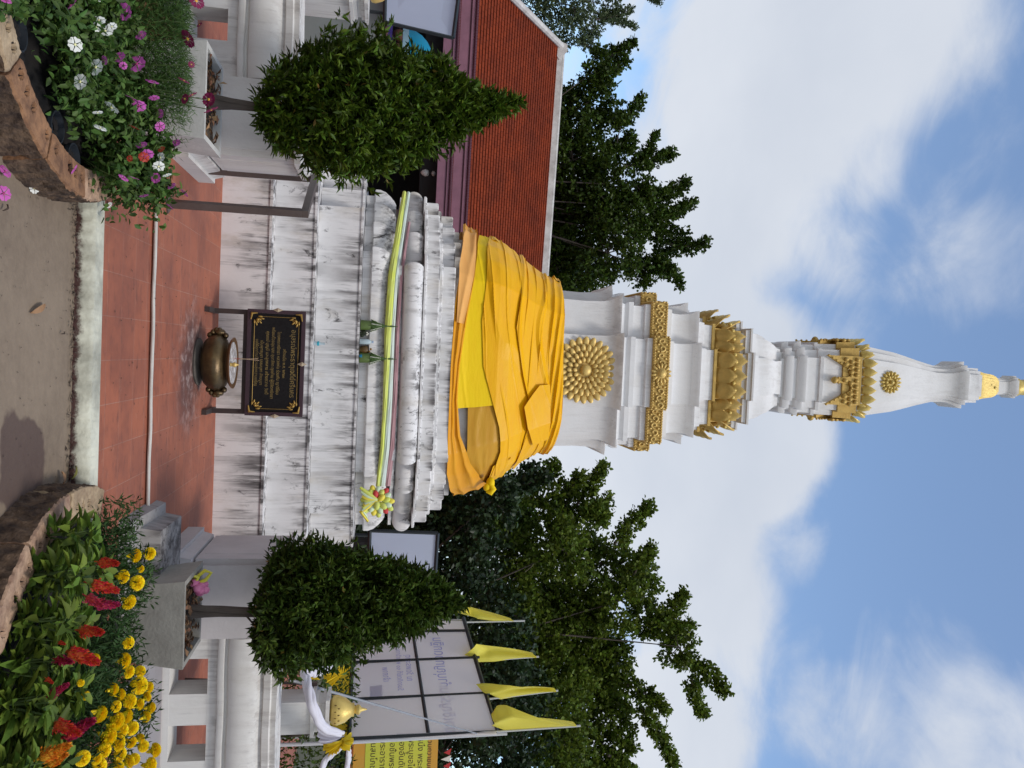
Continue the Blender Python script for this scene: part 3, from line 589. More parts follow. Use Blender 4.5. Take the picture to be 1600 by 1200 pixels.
def lime_sash():
    P = thing('offering_sash', 'lime and pale sash stretched along the ledge to a fabric rosette', 'sash', KW(0, 0, 0), YAW)
    def pt(x, y, yl): return atl(x, y, yl)
    a = [pt(632, 300, -1.55), pt(625, 345, -1.75), pt(612, 430, -1.97), pt(606, 520, -1.99), pt(602, 620, -1.99), pt(597, 700, -1.98), pt(590, 760, -1.93)]
    g = MB(); ribbon(g, a, lambda s: .04 + .035 * math.sin(math.pi * min(1, s * 1.3)), .010); g.build('lime_band', mat('lime_cloth', (.62, .68, .10), .6, .4, 6, (.55, .60, .30), .4, 20), P, 60)
    g = MB(); ribbon(g, [np.array(p) + [0, .02, .045] for p in a], lambda s: .04 + .03 * s, .01); g.build('pale_band', mat('pale_blue_cloth', (.55, .64, .60), .6, .4, 6, (.60, .62, .45)), P, 60)
    g = MB(); ribbon(g, [np.array(p) + [0, .05, .10] for p in a[1:]], lambda s: .03 + .04 * s, .008); g.build('pink_band', mat('dusty_pink_cloth', (.45, .25, .27), .6, .3, 6), P, 60)
    # rosette of gathered cloth at the right end
    c = pt(592, 782, -1.98); ms = [mat('lime_cloth', (0, 0, 0)), mat('red_cloth', (.55, .05, .05), .6), mat('pale_green_cloth', (.60, .72, .50), .6), mat('yellow_cloth', (.80, .66, .08), .6)]
    g = MB(); G_ = np.random.default_rng(3)
    for k in range(26):
        an = k * 2.4; rr = .035 + .10 * math.sqrt(k / 26.); dx, dz = rr * math.cos(an), rr * 1.15 * math.sin(an) - .02
        mi = [0, 3, 2, 0, 1, 2][k % 6]
        g.blob(c + [dx, -.04 - .06 * (1 - rr / .15), dz], (.05, .03, .032), 8, 6, mi, axes=((math.cos(an), -.3, math.sin(an)), (0, 1, 0), (-math.sin(an), 0, math.cos(an))))
    g.build('rosette', ms, P, 70)
    g = MB()
    for k in range(9):
        u = -.10 + k * .03; g.tube([c + [-.02, -.07, -.02], c + [u * .8, -.09, -.10 - .01 * k % 3], c + [u * 1.5, -.08, -.2 + .012 * k]], [.02, .026, .014], 6, k % 3)
    g.build('gathered_tail', [ms[0], ms[2], ms[3]], P, 70)
lime_sash()

# ------------------------------------------------------------------ offerings on the ledges
LEAFG = mat('banana_leaf', (.05, .10, .018), .5, .4, 30, (.03, .06, .012), .3, 60)
def cone_offering(x, y, lab):
    p = atl(x, y, -1.98 - .0); P = kthing('leaf_cone', lab, 'offering', p[0], -2.0, 1.467, 'green leaf cones on the upper ledge')
    g = MB(); g.lathe([(.048, 0), (.053, .005), (.05, .1), (.045, .108), (.0, .108)], n=14); g.build('leaf_cup', mat('leaf_cup_green', (.09, .14, .03), .5, .4, 40), P, 40)
    g = MB(); g.lathe([(.045, .105), (.05, .125), (.036, .18), (.02, .225), (.011, .24), (.009, .31), (.003, .39)], n=14)
    for k in range(60):
        h = k / 60; r = .05 * (1 - h) + .012; a = k * 2.4; g.blob((r * math.cos(a), r * math.sin(a), .11 + .125 * h), (.007, .007, .012), 5, 4)
    g.build('folded_leaf_cone', LEAFG, P, 40)
    g = MB()
    for k in range(48):
        a = (k % 6) * math.pi / 3 + .3; h = (k // 6) / 8; r = .05 * (1 - h) + .016; g.blob((r * math.cos(a), r * math.sin(a), .12 + .11 * h), .0055, 6, 4)
    g.build('jasmine_beads', mat('jasmine_white', (.75, .74, .65), .5), P, 60)
cone_offering(568, 508, 'pointed green leaf cone offering, left one of the two on the ledge')
cone_offering(566, 559, 'pointed green leaf cone offering, right one beside the brown pot')
def small_offerings():
    p = atl(575, 534, -2.0); P = kthing('plastic_bottle', 'small clear drinking bottle between the two leaf cones', 'bottle', p[0], -2.02, 1.467)
    g = MB(); g.lathe([(.027, 0), (.029, .004), (.029, .085), (.022, .105), (.011, .12), (.011, .13)], n=14)
    gm = mat('clear_bluish_plastic', (.42, .52, .56), .15, spec=.6); g.build('bottle_body', gm, P, 50)
    g = MB(); g.lathe([(.013, .128), (.013, .142), (.0, .143)], n=12); g.build('cap', mat('pale_blue_cap', (.35, .45, .62), .4), P, 40)
    p = atl(570, 545, -2.0); P = kthing('flower_pot', 'squat dark brown pot between bottle and right leaf cone', 'pot', p[0] + .01, -1.97, 1.467)
    g = MB(); g.lathe([(.03, 0), (.045, .03), (.048, .06), (.035, .085), (.04, .095), (.03, .095), (.02, .07)], n=16); g.build('pot_body', mat('brown_glaze', (.10, .055, .02), .35, .4, 20, (.2, .13, .03)), P, 50)
    g = MB(); [g.blob((.018 * math.cos(k * 2.1), .018 * math.sin(k * 2.1), .10 + .008 * (k % 3)), .012, 6, 5) for k in range(6)]; g.build('wilted_flowers', mat('wilted_flowers', (.30, .16, .03), .7), P, 60)
    p = atl(570, 521, -2.0); P = kthing('wilted_posy', 'small dark posy with pale blooms beside the left leaf cone', 'posy', p[0], -2.0, 1.467)
    g = MB(); G_ = np.random.default_rng(5)
    for k in range(16): v = G_.normal(size=3) * [.016, .012, .02]; g.blob((v[0], v[1], .045 + v[2]), (.016, .014, .02), 6, 4)
    g.tube([(0, 0, 0), (0, 0, .05)], .012, 6); g.build('leaves', mat('posy_leaf', (.02, .03, .012), .6), P, 60)
    g = MB(); [g.blob((-.01 + .012 * k, -.028, .07 + .012 * (k % 2)), .009, 6, 4) for k in range(3)]; g.build('blooms', mat('jasmine_white', (0, 0, 0)), P, 60)
    p = atl(563, 556, -2.06); P = kthing('blue_cup', 'tiny bright blue cup at the foot of the right leaf cone', 'cup', p[0] + .0, -2.055, 1.467)
    g = MB(); g.lathe([(.010, 0), (.014, .005), (.016, .03), (.013, .03), (.010, .008), (0, .007)], n=14); g.build('cup_body', mat('bright_blue', (.02, .22, .42), .3), P, 50)
    p = atl(505, 537, -2.2); P = kthing('votive_glass', 'small glass with turquoise band standing on the lower ledge', 'glass', p[0], -2.19, 1.0125)
    g = MB(); g.lathe([(.018, 0), (.022, .01), (.018, .05), (.012, .075), (.013, .11), (.010, .11), (.009, .07)], n=14); g.build('glass_body', gm, P, 50)
    g = MB(); g.lathe([(.0235, .035), (.0245, .045), (.0225, .055), (.018, .055)], n=14); g.build('turquoise_band', mat('turquoise', (.03, .35, .45), .3), P, 50)
small_offerings()

# ------------------------------------------------------------------ memorial plaque on a steel stand
STEEL = mat('dark_steel', (.055, .045, .045), .5, .5, 12, (.09, .06, .05), .2, 50, .3)
BROWN_STEEL = mat('brown_steel_tube', (.13, .10, .09), .45, .6, 5, (.08, .055, .05), .15, 40, .4)
def plaque():
    yl = -2.86; a = atl(378, 482, yl); b = atl(374, 648, yl); top = atl(476, 568, yl)[2]; bot = atl(382, 568, yl)[2]
    x0, x1 = a[0], b[0]; W = x1 - x0; cx_ = (x0 + x1) / 2; H = top - bot
    P = kthing('memorial_plaque', 'black stone plaque with gold Thai lettering on dark steel legs', 'plaque', cx_, yl, FLOOR)
    z0, z1 = bot - FLOOR, top - FLOOR
    for s in (-1, 1):
        g = MB(); xx = s * (W / 2 - .03); g.box(xx - .022, xx + .022, -.0, .045, 0, z0 + .1); g.box(xx - .022, xx + .022, -.22, -.001, 0, .045); g.box(xx - .022, xx + .022, .046, .2, 0, .045); g.build('leg', STEEL, P)
    g = MB(); g.box(-W / 2 + .052, W / 2 - .052, 0, .04, z0 - .02, z0 + .02); g.build('cross_bar', STEEL, P)
    fr = mat('plaque_frame_purple', (.055, .03, .04), .35, .3, 10)
    g = MB(); t = .035
    g.box(-W / 2, W / 2, -.045, -.003, z1 - t, z1); g.box(-W / 2, W / 2, -.045, -.003, z0 + .021, z0 + .021 + t); g.box(-W / 2, -W / 2 + t, -.044, -.004, z0 + .057, z1 - t - .001); g.box(W / 2 - t, W / 2, -.044, -.004, z0 + .057, z1 - t - .001)
    g.build('frame', fr, P)
    g = MB(); g.box(-W / 2 + t, W / 2 - t, -.028, -.006, z0 + .057, z1 - t); slab = g.build('slab', mat('black_granite', (.012, .011, .012), .25, .3, 60, (.03, .03, .03), spec=.12), P)
    gl = mat('plaque_gold', (.45, .28, .07), .4, .4, 20, metal=.4); txt = mat('plaque_letter_gold', (.34, .235, .07), .6, .8, 14, (.12, .085, .035))
    g = MB(); i0 = .065; zz0, zz1 = z0 + .057 + .025, z1 - t - .025; X = W / 2 - i0
    g.tube([(-X + .05, -.03, zz0), (X - .05, -.03, zz0)], .002, 5); g.tube([(-X + .05, -.03, zz1), (X - .05, -.03, zz1)], .002, 5); g.tube([(-X, -.03, zz0 + .05), (-X, -.03, zz1 - .05)], .002, 5); g.tube([(X, -.03, zz0 + .05), (X, -.03, zz1 - .05)], .002, 5)
    g.build('gold_border_line', gl, slab)
    for sx in (-1, 1):
        for sz in (-1, 1):
            g = MB(); c = (sx * X, -.034, zz0 if sz < 0 else zz1)
            for k in range(7):
                an = math.pi / 2 * k / 6; r = .05 + .02 * (k % 2); d = (-sx * math.cos(an), -sz * math.sin(an)); g.blob((c[0] + d[0] * r, c[1], c[2] + d[1] * r), (.02, .006, .008), 8, 5, axes=((d[0], 0, d[1]), (0, 1, 0), (-d[1], 0, d[0])))
            g.blob((c[0] - sx * .03, c[1] - .004, c[2] - sz * .03), .014, 8, 6)
            g.tube([(c[0] + sx * .03, -.05, c[2] - sz * .03), (c[0] + sx * .028, -.052, c[2] + sz * .02), (c[0] - sx * .03, -.05, c[2] + sz * .03)], [.004, .013, .005], 8)
            g.build('corner_ornament', gl, P, 60)
    bs = mat('beige_boss', (.45, .36, .25), .5)
    for (x_, z_) in ((-W / 2, (z0 + z1) / 2 + .02), (W / 2, (z0 + z1) / 2 + .02), (0, z1 - .02)):
        g = MB(); g.loops([[(x_ + dx * s, y_, z_ + dz * s) for dx, dz in ((-.02, 0), (0, -.045), (.02, 0), (0, .045))] for s, y_ in ((1, -.046), (1, -.052), (.3, -.062))]); g.blob((x_, -.06, z_), .008, 8, 6); g.build('diamond_boss', bs, P)
    lines = [('อนุสรณ์พระธาตุเจดีย์ศรีนคร', .058, .395), ('สร้างเมื่อ พ.ศ. ๒๕๒๓', .034, .325), ('โดยคณะศรัทธา หลวงพ่อ ร่วมกับ ญาติโยม', .036, .272), ('พร้อมด้วยอุบาสก อุบาสิกา ทุกท่าน ผู้มีจิตศรัทธา', .036, .222), ('คุณแม่ บุญมี และลูกหลาน สร้างถวาย วัดนี้', .036, .172), ('เป็นพุทธบูชา ธรรมบูชา สังฆบูชา', .034, .122), ('ขอให้ทุกท่านมีความสุขความเจริญ', .034, .078)]
    hh = z1 - z0
    for s_, sz, fz in lines:
        M = Matrix.Translation((0, -.0295, z0 + .02 + fz / .46 * (hh - .08))) @ Matrix.Rotation(R_(90), 4, 'X') @ Matrix.Diagonal((.98, 1.1, 1, 1))
        text_mesh('lettering', s_, sz, txt, slab, M)
plaque()

# ------------------------------------------------------------------ incense burner
def burner():
    p = atl(345, 563, -3.3); P = kthing('incense_burner', 'round tarnished brass incense burner full of ash in front of the plaque', 'incense burner', p[0] + .02, -3.28, FLOOR)
    br = mat('tarnished_brass', (.17, .115, .05), .38, .85, 4, (.05, .035, .025), .3, 30, .75)
    rb = mat('reddish_brass_rim', (.26, .14, .07), .4, .6, 6, (.12, .07, .04), .2, 30, .6)
    g = MB(); g.lathe([(.12, 0), (.20, .0), (.205, .015), (.16, .03), (.13, .045)], n=32); g.build('foot', mat('sooty_grey', (.13, .115, .10), .8, .6, 9, (.05, .045, .04)), P, 50)
    g = MB(); g.lathe([(.13, .045), (.19, .065), (.235, .11), (.25, .16), (.24, .20), (.205, .235), (.17, .25), (.165, .268)], n=40); bowl = g.build('bowl', br, P, 60)
    g = MB(); g.lathe([(.165, .262), (.20, .275), (.222, .292), (.222, .302), (.205, .300), (.185, .288), (.10, .288)], n=40); g.build('rim', rb, P, 50)
    g = MB(); n = 40; vs = [(0, 0, .294)]
    for r in (.06, .12, .184):
        for j in range(n): a = 2 * math.pi * j / n; vs.append((r * math.cos(a), r * math.sin(a), .296 - .003 * (r > .15) + .006 * math.sin(5 * a + r * 30) * (r < .15)))
    fs = [(0, 1 + j, 1 + (j + 1) % n) for j in range(n)] + [(1 + k * n + j, 1 + (k + 1) * n + j, 1 + (k + 1) * n + (j + 1) % n, 1 + k * n + (j + 1) % n) for k in range(2) for j in range(n)]
    g.add(vs, fs); g.build('ash', mat('grey_ash', (.30, .26, .24), .95, .9, 24, (.60, .57, .55), .8, 90, ramp=(.45, .6)), P, 60)
    for s in (-1, 1):
        g = MB()
        for k in range(6): a = k / 5; g.blob((s * (.235 + .045 * math.sin(math.pi * a)), -.02, .10 + .13 * a), (.028, .035, .024), 10, 6)
        g.blob((s * .262, -.045, .18), (.026, .022, .036), 10, 6); g.build('lion_handle', br, bowl, 60)
    st_ = mat('joss_stick', (.42, .30, .20), .8); zz = FLOOR + .296
    for k, (x_, dx, h) in enumerate(((-.045, .008, .23), (-.035, -.008, .22))):
        o = kthing('joss_stick', ('slender unlit joss stick standing in the burner ash, left one' if k == 0 else 'slender unlit joss stick in the burner ash, right one'), 'joss stick', p[0] + .02 + x_, -3.30, zz - .01, 'joss sticks in the burner')
        g = MB(); g.tube([(0, 0, 0), (dx * .3, 0, h * .3)], .0022, 6); g.build('red_stem', mat('joss_red', (.30, .06, .05), .7), o)
        g = MB(); g.tube([(dx * .3, 0, h * .3), (dx * 1.6, -.01, h)], .0028, 6); g.build('incense', st_, o)
    o = kthing('candle_lamp', 'tiny brass oil lamp sitting on the burner rim', 'oil lamp', p[0] + .03, -3.43, zz + .004)
    g = MB(); g.lathe([(.018, 0), (.014, .01), (.016, .02), (.022, .032), (.018, .045), (.008, .052), (.004, .07)], n=14); g.build('lamp_body', GOLD, o, 50)
    g = MB(); g.tube([(0, 0, .068), (.002, 0, .082)], .0015, 5); g.build('wick', mat('wick', (.05, .04, .03), .9), o)
burner()

# ------------------------------------------------------------------ pillars, parapets, handrails
def pillar(x0, x1, s, lab):
    """entrance pillar; s=+1 right, -1 left ; inner face towards the path"""
    y0, y1 = -4.26, -3.50; P = kthing('gate_pillar', lab, 'pillar', (x0 + x1) / 2, y0, FLOOR, 'entrance pillars of the parapet'); w = (x1 - x0) / 2; d = y1 - y0
    m = GREY_PL if s > 0 else WHITE_WALL
    g = MB(); g.box(-w, w, 0, d, .24, .86); g.box(-w + .05, w - .05, -.02, -.001, .30, .80)
    g.box(-w - .003, -w + .22, .14, d + .003, .28, .84) if s > 0 else g.box(w - .22, w + .003, .14, d + .003, .28, .84); g.build('shaft', m, P)
    g = MB(); e = .03; g.box(-w - e, w + e, -e, d + e, .865, .91); g.box(-w - .012, w + .012, -.012, d + .012, .912, .93, taper=.02); g.build('cap', m, P)
    g = MB(); e = .06; g.box(-w - e, w + e, -e - .05, d + e, .0, .13); g.box(-w - e + .03, w + e - .03, -e - .02, d + e - .03, .131, .22, taper=.02); g.build('plinth', m, P)
    return P
pr0 = atl(350, 873, -4.26)[0]; pr1 = atl(370, 998, -4.26)[0]
pillar(pr0, pr1, 1, 'grey plastered pillar right of the red steps, behind the grey planter')
pl0 = atl(350, 118, -4.26)[0]; pl1 = atl(350, 242, -4.26)[0]
pillar(pl0, pl1, -1, 'white plastered pillar left of the red steps, behind the white planter')
def low_step(px, s, lab):
    c = atl(px[0], px[1], -4.95); P = kthing('plinth_block', lab, 'plinth', c[0], -4.95, .1)
    g = MB(); g.hexa([(0, -.25, -.02), (.62, -.25, -.02), (.62, .50, -.02), (0, .50, -.02)], [(.03, -.22, .055), (.62, -.22, .055), (.62, .5, .095), (.03, .5, .095)])
    g.hexa([(.10, -.02, .05), (.62, -.02, .05), (.62, .52, .05), (.10, .52, .05)], [(.13, .01, .19), (.62, .01, .19), (.62, .52, .20), (.13, .52, .20)])
    if s < 0: g.v = [(-x, y, z) for x, y, z in g.v]; g.f = [f_[::-1] for f_ in g.f]
    g.build('plinth_body', weathered('mouldy_grey_plaster', (.36, .34, .33), (.04, .035, .035), .9, .9), P)
low_step((196, 800), 1, 'mould-spotted grey plinth block at the right edge of the steps')
def parapet(x0, s, wins, lab):
    """stub wall that runs outward from the pillar, s=+1 right"""
    y0 = -4.16; P = kthing('parapet_wall', lab, 'parapet wall', x0, y0, FLOOR - .03, 'low white parapet walls'); L_ = 3.4; ap = MB(); ap.box(-.3 * s if s < 0 else .0, L_, -.95, -.01, -.02, .035)
    def flip(g):
        if s < 0: g.v = [(-x, y, z) for x, y, z in g.v]; g.f = [f_[::-1] for f_ in g.f]
        return g
    flip(ap).build('grey_apron', mat('lavender_grey_cement', (.34, .32, .33), .85, .6, 3, (.24, .22, .23)), P)
    zb, zt = .085, .365; g = MB()
    edges = [0] + [e for w in wins for e in w] + [L_]
    g.box(0, L_, 0, .28, -.02, zb); g.box(0, L_, 0, .28, zt, .44)
    for i in range(0, len(edges), 2): g.box(edges[i], edges[i + 1], 0.0015, .2785, zb, zt)
    flip(g).build('pierced_wall', WHITE_WALL, P)
    rings = []
    prof = [(.012, .441), (-.04, .445), (-.05, .46), (-.05, .49), (-.02, .50), (-.015, .515), (-.055, .53), (-.075, .56), (-.085, .62), (-.08, .68), (-.06, .73), (-.025, .765), (-.02, .78), (-.045, .79), (-.05, .84), (-.035, .85), (-.04, .89), (.32, .89), (.33, .84), (.36, .62), (.30, .45)]
    g = MB(); n = 120
    for i in range(n + 1):
        x = L_ * i / n; rings.append([(x, y, z + .0025 * math.sin(x * 9 + z * 5)) for y, z in prof])
    g.loops(rings); g.f = [f_[::-1] for f_ in g.f]; flip(g).build('moulded_coping', WHITE_WALL, P, 35)
    return P
o_ = pr1 + .012; w1 = (atl(288, 1030, -4.16)[0] - o_, atl(288, 1085, -4.16)[0] - o_); w2 = (atl(288, 1134, -4.16)[0] - o_, atl(288, 1190, -4.16)[0] - o_)
parapet(o_, 1, [w1, w2, (w2[1] + .25, w2[1] + .52)], 'white parapet on the right pierced by square openings, yellow marigolds in front')
o_ = pl0 - .012; a = o_ - atl(340, 62, -4.16)[0]; b = o_ - atl(340, 12, -4.16)[0]
parapet(o_, -1, [(a, b), (b + .25, b + .52)], 'white parapet at the left edge with a square opening, behind feathery flowers')
def handrail(name_lab, pa, pb, za, zb, sz):
    P = thing('steel_handrail', name_lab, 'handrail', pa, math.atan2(pb[1] - pa[1], pb[0] - pa[0])); L_ = math.hypot(pb[0] - pa[0], pb[1] - pa[1])
    g = MB(); g.box(-sz, sz, -sz, sz, 0, za - sz * 2); g.build('post', BROWN_STEEL, P); g = MB(); g.box(L_ - sz, L_ + sz, -sz, sz, zb, za - sz * 2); g.build('post', BROWN_STEEL, P)
    g = MB(); g.box(-sz, L_ + sz, -sz, sz, za - sz * 2 + .001, za); g.build('top_bar', BROWN_STEEL, P)
    if sz > .025: g = MB(); g.box(-sz - .03, sz + .03, -sz - .03, sz + .03, 0, .012); g.build('base_plate', BROWN_STEEL, P)
pa = atz(262, 318, .13); pb = atz(300, 264, .13)
handrail('brown square steel handrail frame beside the white left pillar', (pa[0], pa[1], .13), (pb[0], pb[1], .13), atl(484, 328, -4.3)[2] - .13, 0, .026)
pa = atl(450, 842, -3.3); handrail('grey steel handrail end showing above the right pillar', KW(pa[0] + .03, -3.3, FLOOR), KW(pa[0] + .6, -3.1, FLOOR), pa[2] - FLOOR + .03, 0, .024)

def planter(px, py, w, d, h, tp, m, lab, group='square concrete planters'):
    P0 = np.array(KW(px, py, FLOOR - .03)); P = thing('planter_box', lab, 'planter', P0, YAW, group)
    g = MB(); t = .035
    b = w / 2 - tp; e = d - tp
    g.hexa([(-b, tp, 0), (b, tp, 0), (b, e, 0), (-b, e, 0)], [(-w / 2, 0, h), (w / 2, 0, h), (w / 2, d, h), (-w / 2, d, h)])
    g.f.pop(1)  # open top
    W = w / 2; vs = [(-W, 0, h), (W, 0, h), (W, d, h), (-W, d, h), (-W + t, t, h), (W - t, t, h), (W - t, d - t, h), (-W + t, d - t, h), (-W + t + .02, t + .02, h - .1), (W - t - .02, t + .02, h - .1), (W - t - .02, d - t - .02, h - .1), (-W + t + .02, d - t - .02, h - .1)]
    g.add(vs, [(0, 1, 5, 4), (1, 2, 6, 5), (2, 3, 7, 6), (3, 0, 4, 7), (4, 5, 9, 8), (5, 6, 10, 9), (6, 7, 11, 10), (7, 4, 8, 11)])
    g.build('box', m, P)
    G_ = np.random.default_rng(int(abs(px) * 100) + 50); n = 14; g = MB(); X = np.linspace(-W + t, W - t, n); Y = np.linspace(t, d - t, n)
    vs = [(x, y, h - .05 + .012 * G_.normal()) for y in Y for x in X]; g.add(vs, [(j * n + i, j * n + i + 1, (j + 1) * n + i + 1, (j + 1) * n + i) for j in range(n - 1) for i in range(n - 1)])
    g.build('soil', mat('dark_soil', (.06, .04, .028), .95, .7, 14, (.12, .09, .06), .6, 50), P, 60)
    nl = 130; ps = np.column_stack([G_.uniform(-W + .06, W - .06, nl), G_.uniform(.06, d - .06, nl), h - .04 + G_.uniform(0, .035, nl)]); dd = np.column_stack([G_.normal(size=nl), G_.normal(size=nl), G_.normal(size=nl) * .3]); nn = np.column_stack([G_.normal(size=nl) * .4, G_.normal(size=nl) * .4, np.ones(nl)])
    o = leaf_mesh('dry_leaves', ps, dd, nn, G_.uniform(.04, .075, nl), .028, mat('dry_leaf', (.22, .12, .06), .8, island=.6), P, .3); o['kind'] = 'stuff'
    return P
CONC = mat('cast_concrete', (.33, .315, .28), .85, .8, 2.2, (.19, .175, .155), .35, 45)
q0 = atl(290, 909, -5.2); q1 = atl(290, 1047, -5.2); wR = q1[0] - q0[0]; hR = atl(287, 978, -5.2)[2] - FLOOR + .03; pR = ((q0[0] + q1[0]) / 2, -5.2)
planter(*pR, wR, .52, hR, .05, CONC, 'bare grey concrete planter on the right with dry leaves and a shrub trunk')
q0 = atl(322, 62, -5.2); q1 = atl(322, 217, -5.2); wL = q1[0] - q0[0]; hL = atl(321, 140, -5.2)[2] - FLOOR + .03; pL = ((q0[0] + q1[0]) / 2, -5.2)
planter(*pL, wL, .52, hL, .04, mat('whitewashed_concrete', (.60, .58, .54), .85, .6, 2.5, (.34, .34, .33), .3, 40), 'pale whitewashed planter on the left among magenta flowers')
def plastic_bag():
    c = atl(312, 912, -4.9); P = kthing('plastic_bag', 'crumpled pink plastic bag with yellow handles in the grey planter', 'plastic bag', c[0], -4.9, FLOOR - .03 + hR - .04)
    G_ = np.random.default_rng(8); g = MB()
    for k in range(9): v = G_.normal(size=3) * [.022, .015, .022]; g.blob((v[0] + .03, v[1], .07 + v[2]), (.03, .025, .034), 8, 6)
    g.build('bag_body', mat('pink_plastic', (.62, .16, .33), .3, .4, 20, (.75, .35, .5), .6, 40), P, 50)
    g = MB(); g.tube([(.0, 0, .05), (-.03, -.01, .11), (-.075, 0, .14), (-.09, 0, .10), (-.03, 0, .03)], [.012, .014, .012, .014, .012], 6); g.tube([(0, -.02, .04), (-.05, -.02, .06), (-.06, -.02, .02)], [.012, .016, .01], 6); g.build('handle', mat('yellow_plastic', (.62, .58, .06), .35), P, 60)
plastic_bag()

# ------------------------------------------------------------------ clipped cone shrubs in the planters
BARK = mat('grey_bark', (.12, .095, .08), .95, .7, 8, (.05, .04, .035), 1.0, 30, stretch=(1, 1, .25))
def cone_shrub(cxl, cyl, zr, prof, m, lab, seed, n_tw, sway=0., leafL=.062, trunk_pts=None):
    """prof: list (z world, radius, dx) ; foliage from twigs of leaves pointing out and up"""
    G_ = np.random.default_rng(seed); P = kthing('cone_shrub', lab, 'shrub', cxl, cyl, zr, 'clipped cone shrubs')
    Z = [p[0] - zr for p in prof]; Rr = [p[1] for p in prof]; DX = [p[2] for p in prof]
    g = MB()
    for k in range(4):
        a = k * 1.7; r = .02
        g.tube([(r * math.cos(a) * 1.6, r * math.sin(a) * 1.6, -.02), (r * math.cos(a + .6), r * math.sin(a + .6), Z[0] * .5), (r * .6 * math.cos(a + 1.2) + DX[0] * .5, r * .6 * math.sin(a + 1.2), Z[0] + .15), (DX[3], 0, Z[0] + .7)], [.028, .02, .018, .01], 8)
    for k in range(5):
        a = k * 1.25 + .4; g.tube([(.02 * math.cos(a), .02 * math.sin(a), .05), (.05 * math.cos(a), .05 * math.sin(a), .0), (.09 * math.cos(a), .09 * math.sin(a), -.03)], [.012, .01, .006], 6)
    for k in range(26):
        a = k * 2.4; z = Z[0] + (Z[-1] - Z[0]) * (.05 + .8 * k / 26); r = np.interp(z, Z, Rr) * .85; g.tube([(DX[3] * .5, 0, z - .15), (r * .5 * math.cos(a) + DX[3], r * .5 * math.sin(a), z - .05), (r * math.cos(a) + np.interp(z, Z, DX), r * math.sin(a), z + .04)], [.009, .006, .003], 5)
    g.build('trunk', BARK, P, 60)
    zz = G_.uniform(0, 1, n_tw * 3); zz = Z[0] + zz * (Z[-1] - Z[0]); rr = np.interp(zz, Z, Rr); keep = G_.uniform(0, max(Rr), len(zz)) < rr + .04; zz = zz[keep][:n_tw]; rr = rr[keep][:n_tw]; n = len(zz)
    th = G_.uniform(0, 2 * math.pi, n)
    # lumpy: clumps give light and dark
    lump = 1 + .19 * np.sin(5 * th + zz * 9) * np.sin(zz * 13 + 2 * th) + .07 * np.sin(11 * th - zz * 17)
    q = G_.uniform(.0, 1, n) ** .38; shoot = G_.uniform(0, 1, n) < .045; q = np.where(shoot, 1.05 + .16 * G_.uniform(0, 1, n), q); rad = rr * q * lump
    C = np.column_stack([rad * np.cos(th) + np.interp(zz, Z, DX), rad * np.sin(th), zz])
    nh = 46; hz = G_.uniform(Z[0], Z[-1] - .5, nh); ha = G_.uniform(0, 6.28, nh); hr = np.interp(hz, Z, Rr); HC = np.column_stack([hr * np.cos(ha) + np.interp(hz, Z, DX), hr * np.sin(ha), hz]); hs = G_.uniform(.035, .095, nh)
    ok = (np.linalg.norm(C[:, None] - HC[None], axis=2) > hs[None]).all(1); C, th = C[ok], th[ok]; n = len(C)
    out = np.column_stack([np.cos(th), np.sin(th), np.full(n, .75)]) + G_.normal(size=(n, 3)) * .35; out /= np.linalg.norm(out, axis=1)[:, None]
    NL = 8; base = np.repeat(C, NL, 0) + np.repeat(out, NL, 0) * np.tile(np.linspace(0, .055, NL), n)[:, None]
    rot = rdir(n * NL, G_); d = np.repeat(out, NL, 0) * np.tile(np.linspace(.25, 1.3, NL), n)[:, None] + rot * .75; d /= np.linalg.norm(d, axis=1)[:, None]
    nn = np.repeat(out, NL, 0) * .6 + np.array([0, 0, .8]) + rdir(n * NL, G_) * .35
    leaf_mesh('foliage', base, d, nn, G_.uniform(.55, 1.25, n * NL) * leafL, .024, m, P, .3, curl=.1)
    k = G_.integers(0, n, 260); leaf_mesh('withered_leaves', C[k] + rdir(260, G_) * .02, rdir(260, G_), rdir(260, G_), leafL * .8, .02, mat('withered_leaf', (.24, .17, .03), .7, island=.5), P, .3)
    return P
SHRUB = mat('shrub_leaf', (.056, .098, .014), .5, spec=.25, island=.6, trans=.25)
SHRUB2 = mat('shrub_leaf_fresh', (.068, .12, .011), .5, spec=.25, island=.55, trans=.2)
def shrub_profile(rows, yl):
    """rows: photo x, y_left, y_right -> world z, radius, centre"""
    out = []
    for x, a, b in rows:
        A_ = atl(x, a, yl); B_ = atl(x, b, yl); out.append(((A_[2] + B_[2]) / 2, (B_[0] - A_[0]) / 2 * .95 - .055, (A_[0] + B_[0]) / 2))
    return out
ylS = -4.93
pr = shrub_profile([(395, 925, 1000), (412, 868, 1045), (440, 850, 1058), (480, 845, 1050), (530, 855, 1038), (580, 862, 1015), (620, 875, 1000), (660, 888, 980), (695, 915, 965), (716, 938, 952)], ylS)
cx0 = atl(320, 955, ylS)[0]; cone_shrub(cx0, ylS, FLOOR - .03 + hR - .05, [(z, r, c - cx0) for z, r, c in pr], SHRUB, 'dense dark green cone shrub in the grey right-hand planter', 11, 4200)
pr = shrub_profile([(400, 140, 200), (425, 95, 235), (450, 80, 255), (500, 55, 275), (545, 50, 290), (590, 52, 285), (640, 75, 255), (690, 95, 230), (730, 125, 210), (770, 142, 185), (812, 155, 165)], ylS)
cx0 = atl(340, 160, ylS)[0]; cone_shrub(cx0, ylS, FLOOR - .03 + hL - .05, [(z, r, c - cx0) for z, r, c in pr], SHRUB2, 'loose bright green cone shrub in the whitewashed left-hand planter', 12, 3300, leafL=.07)

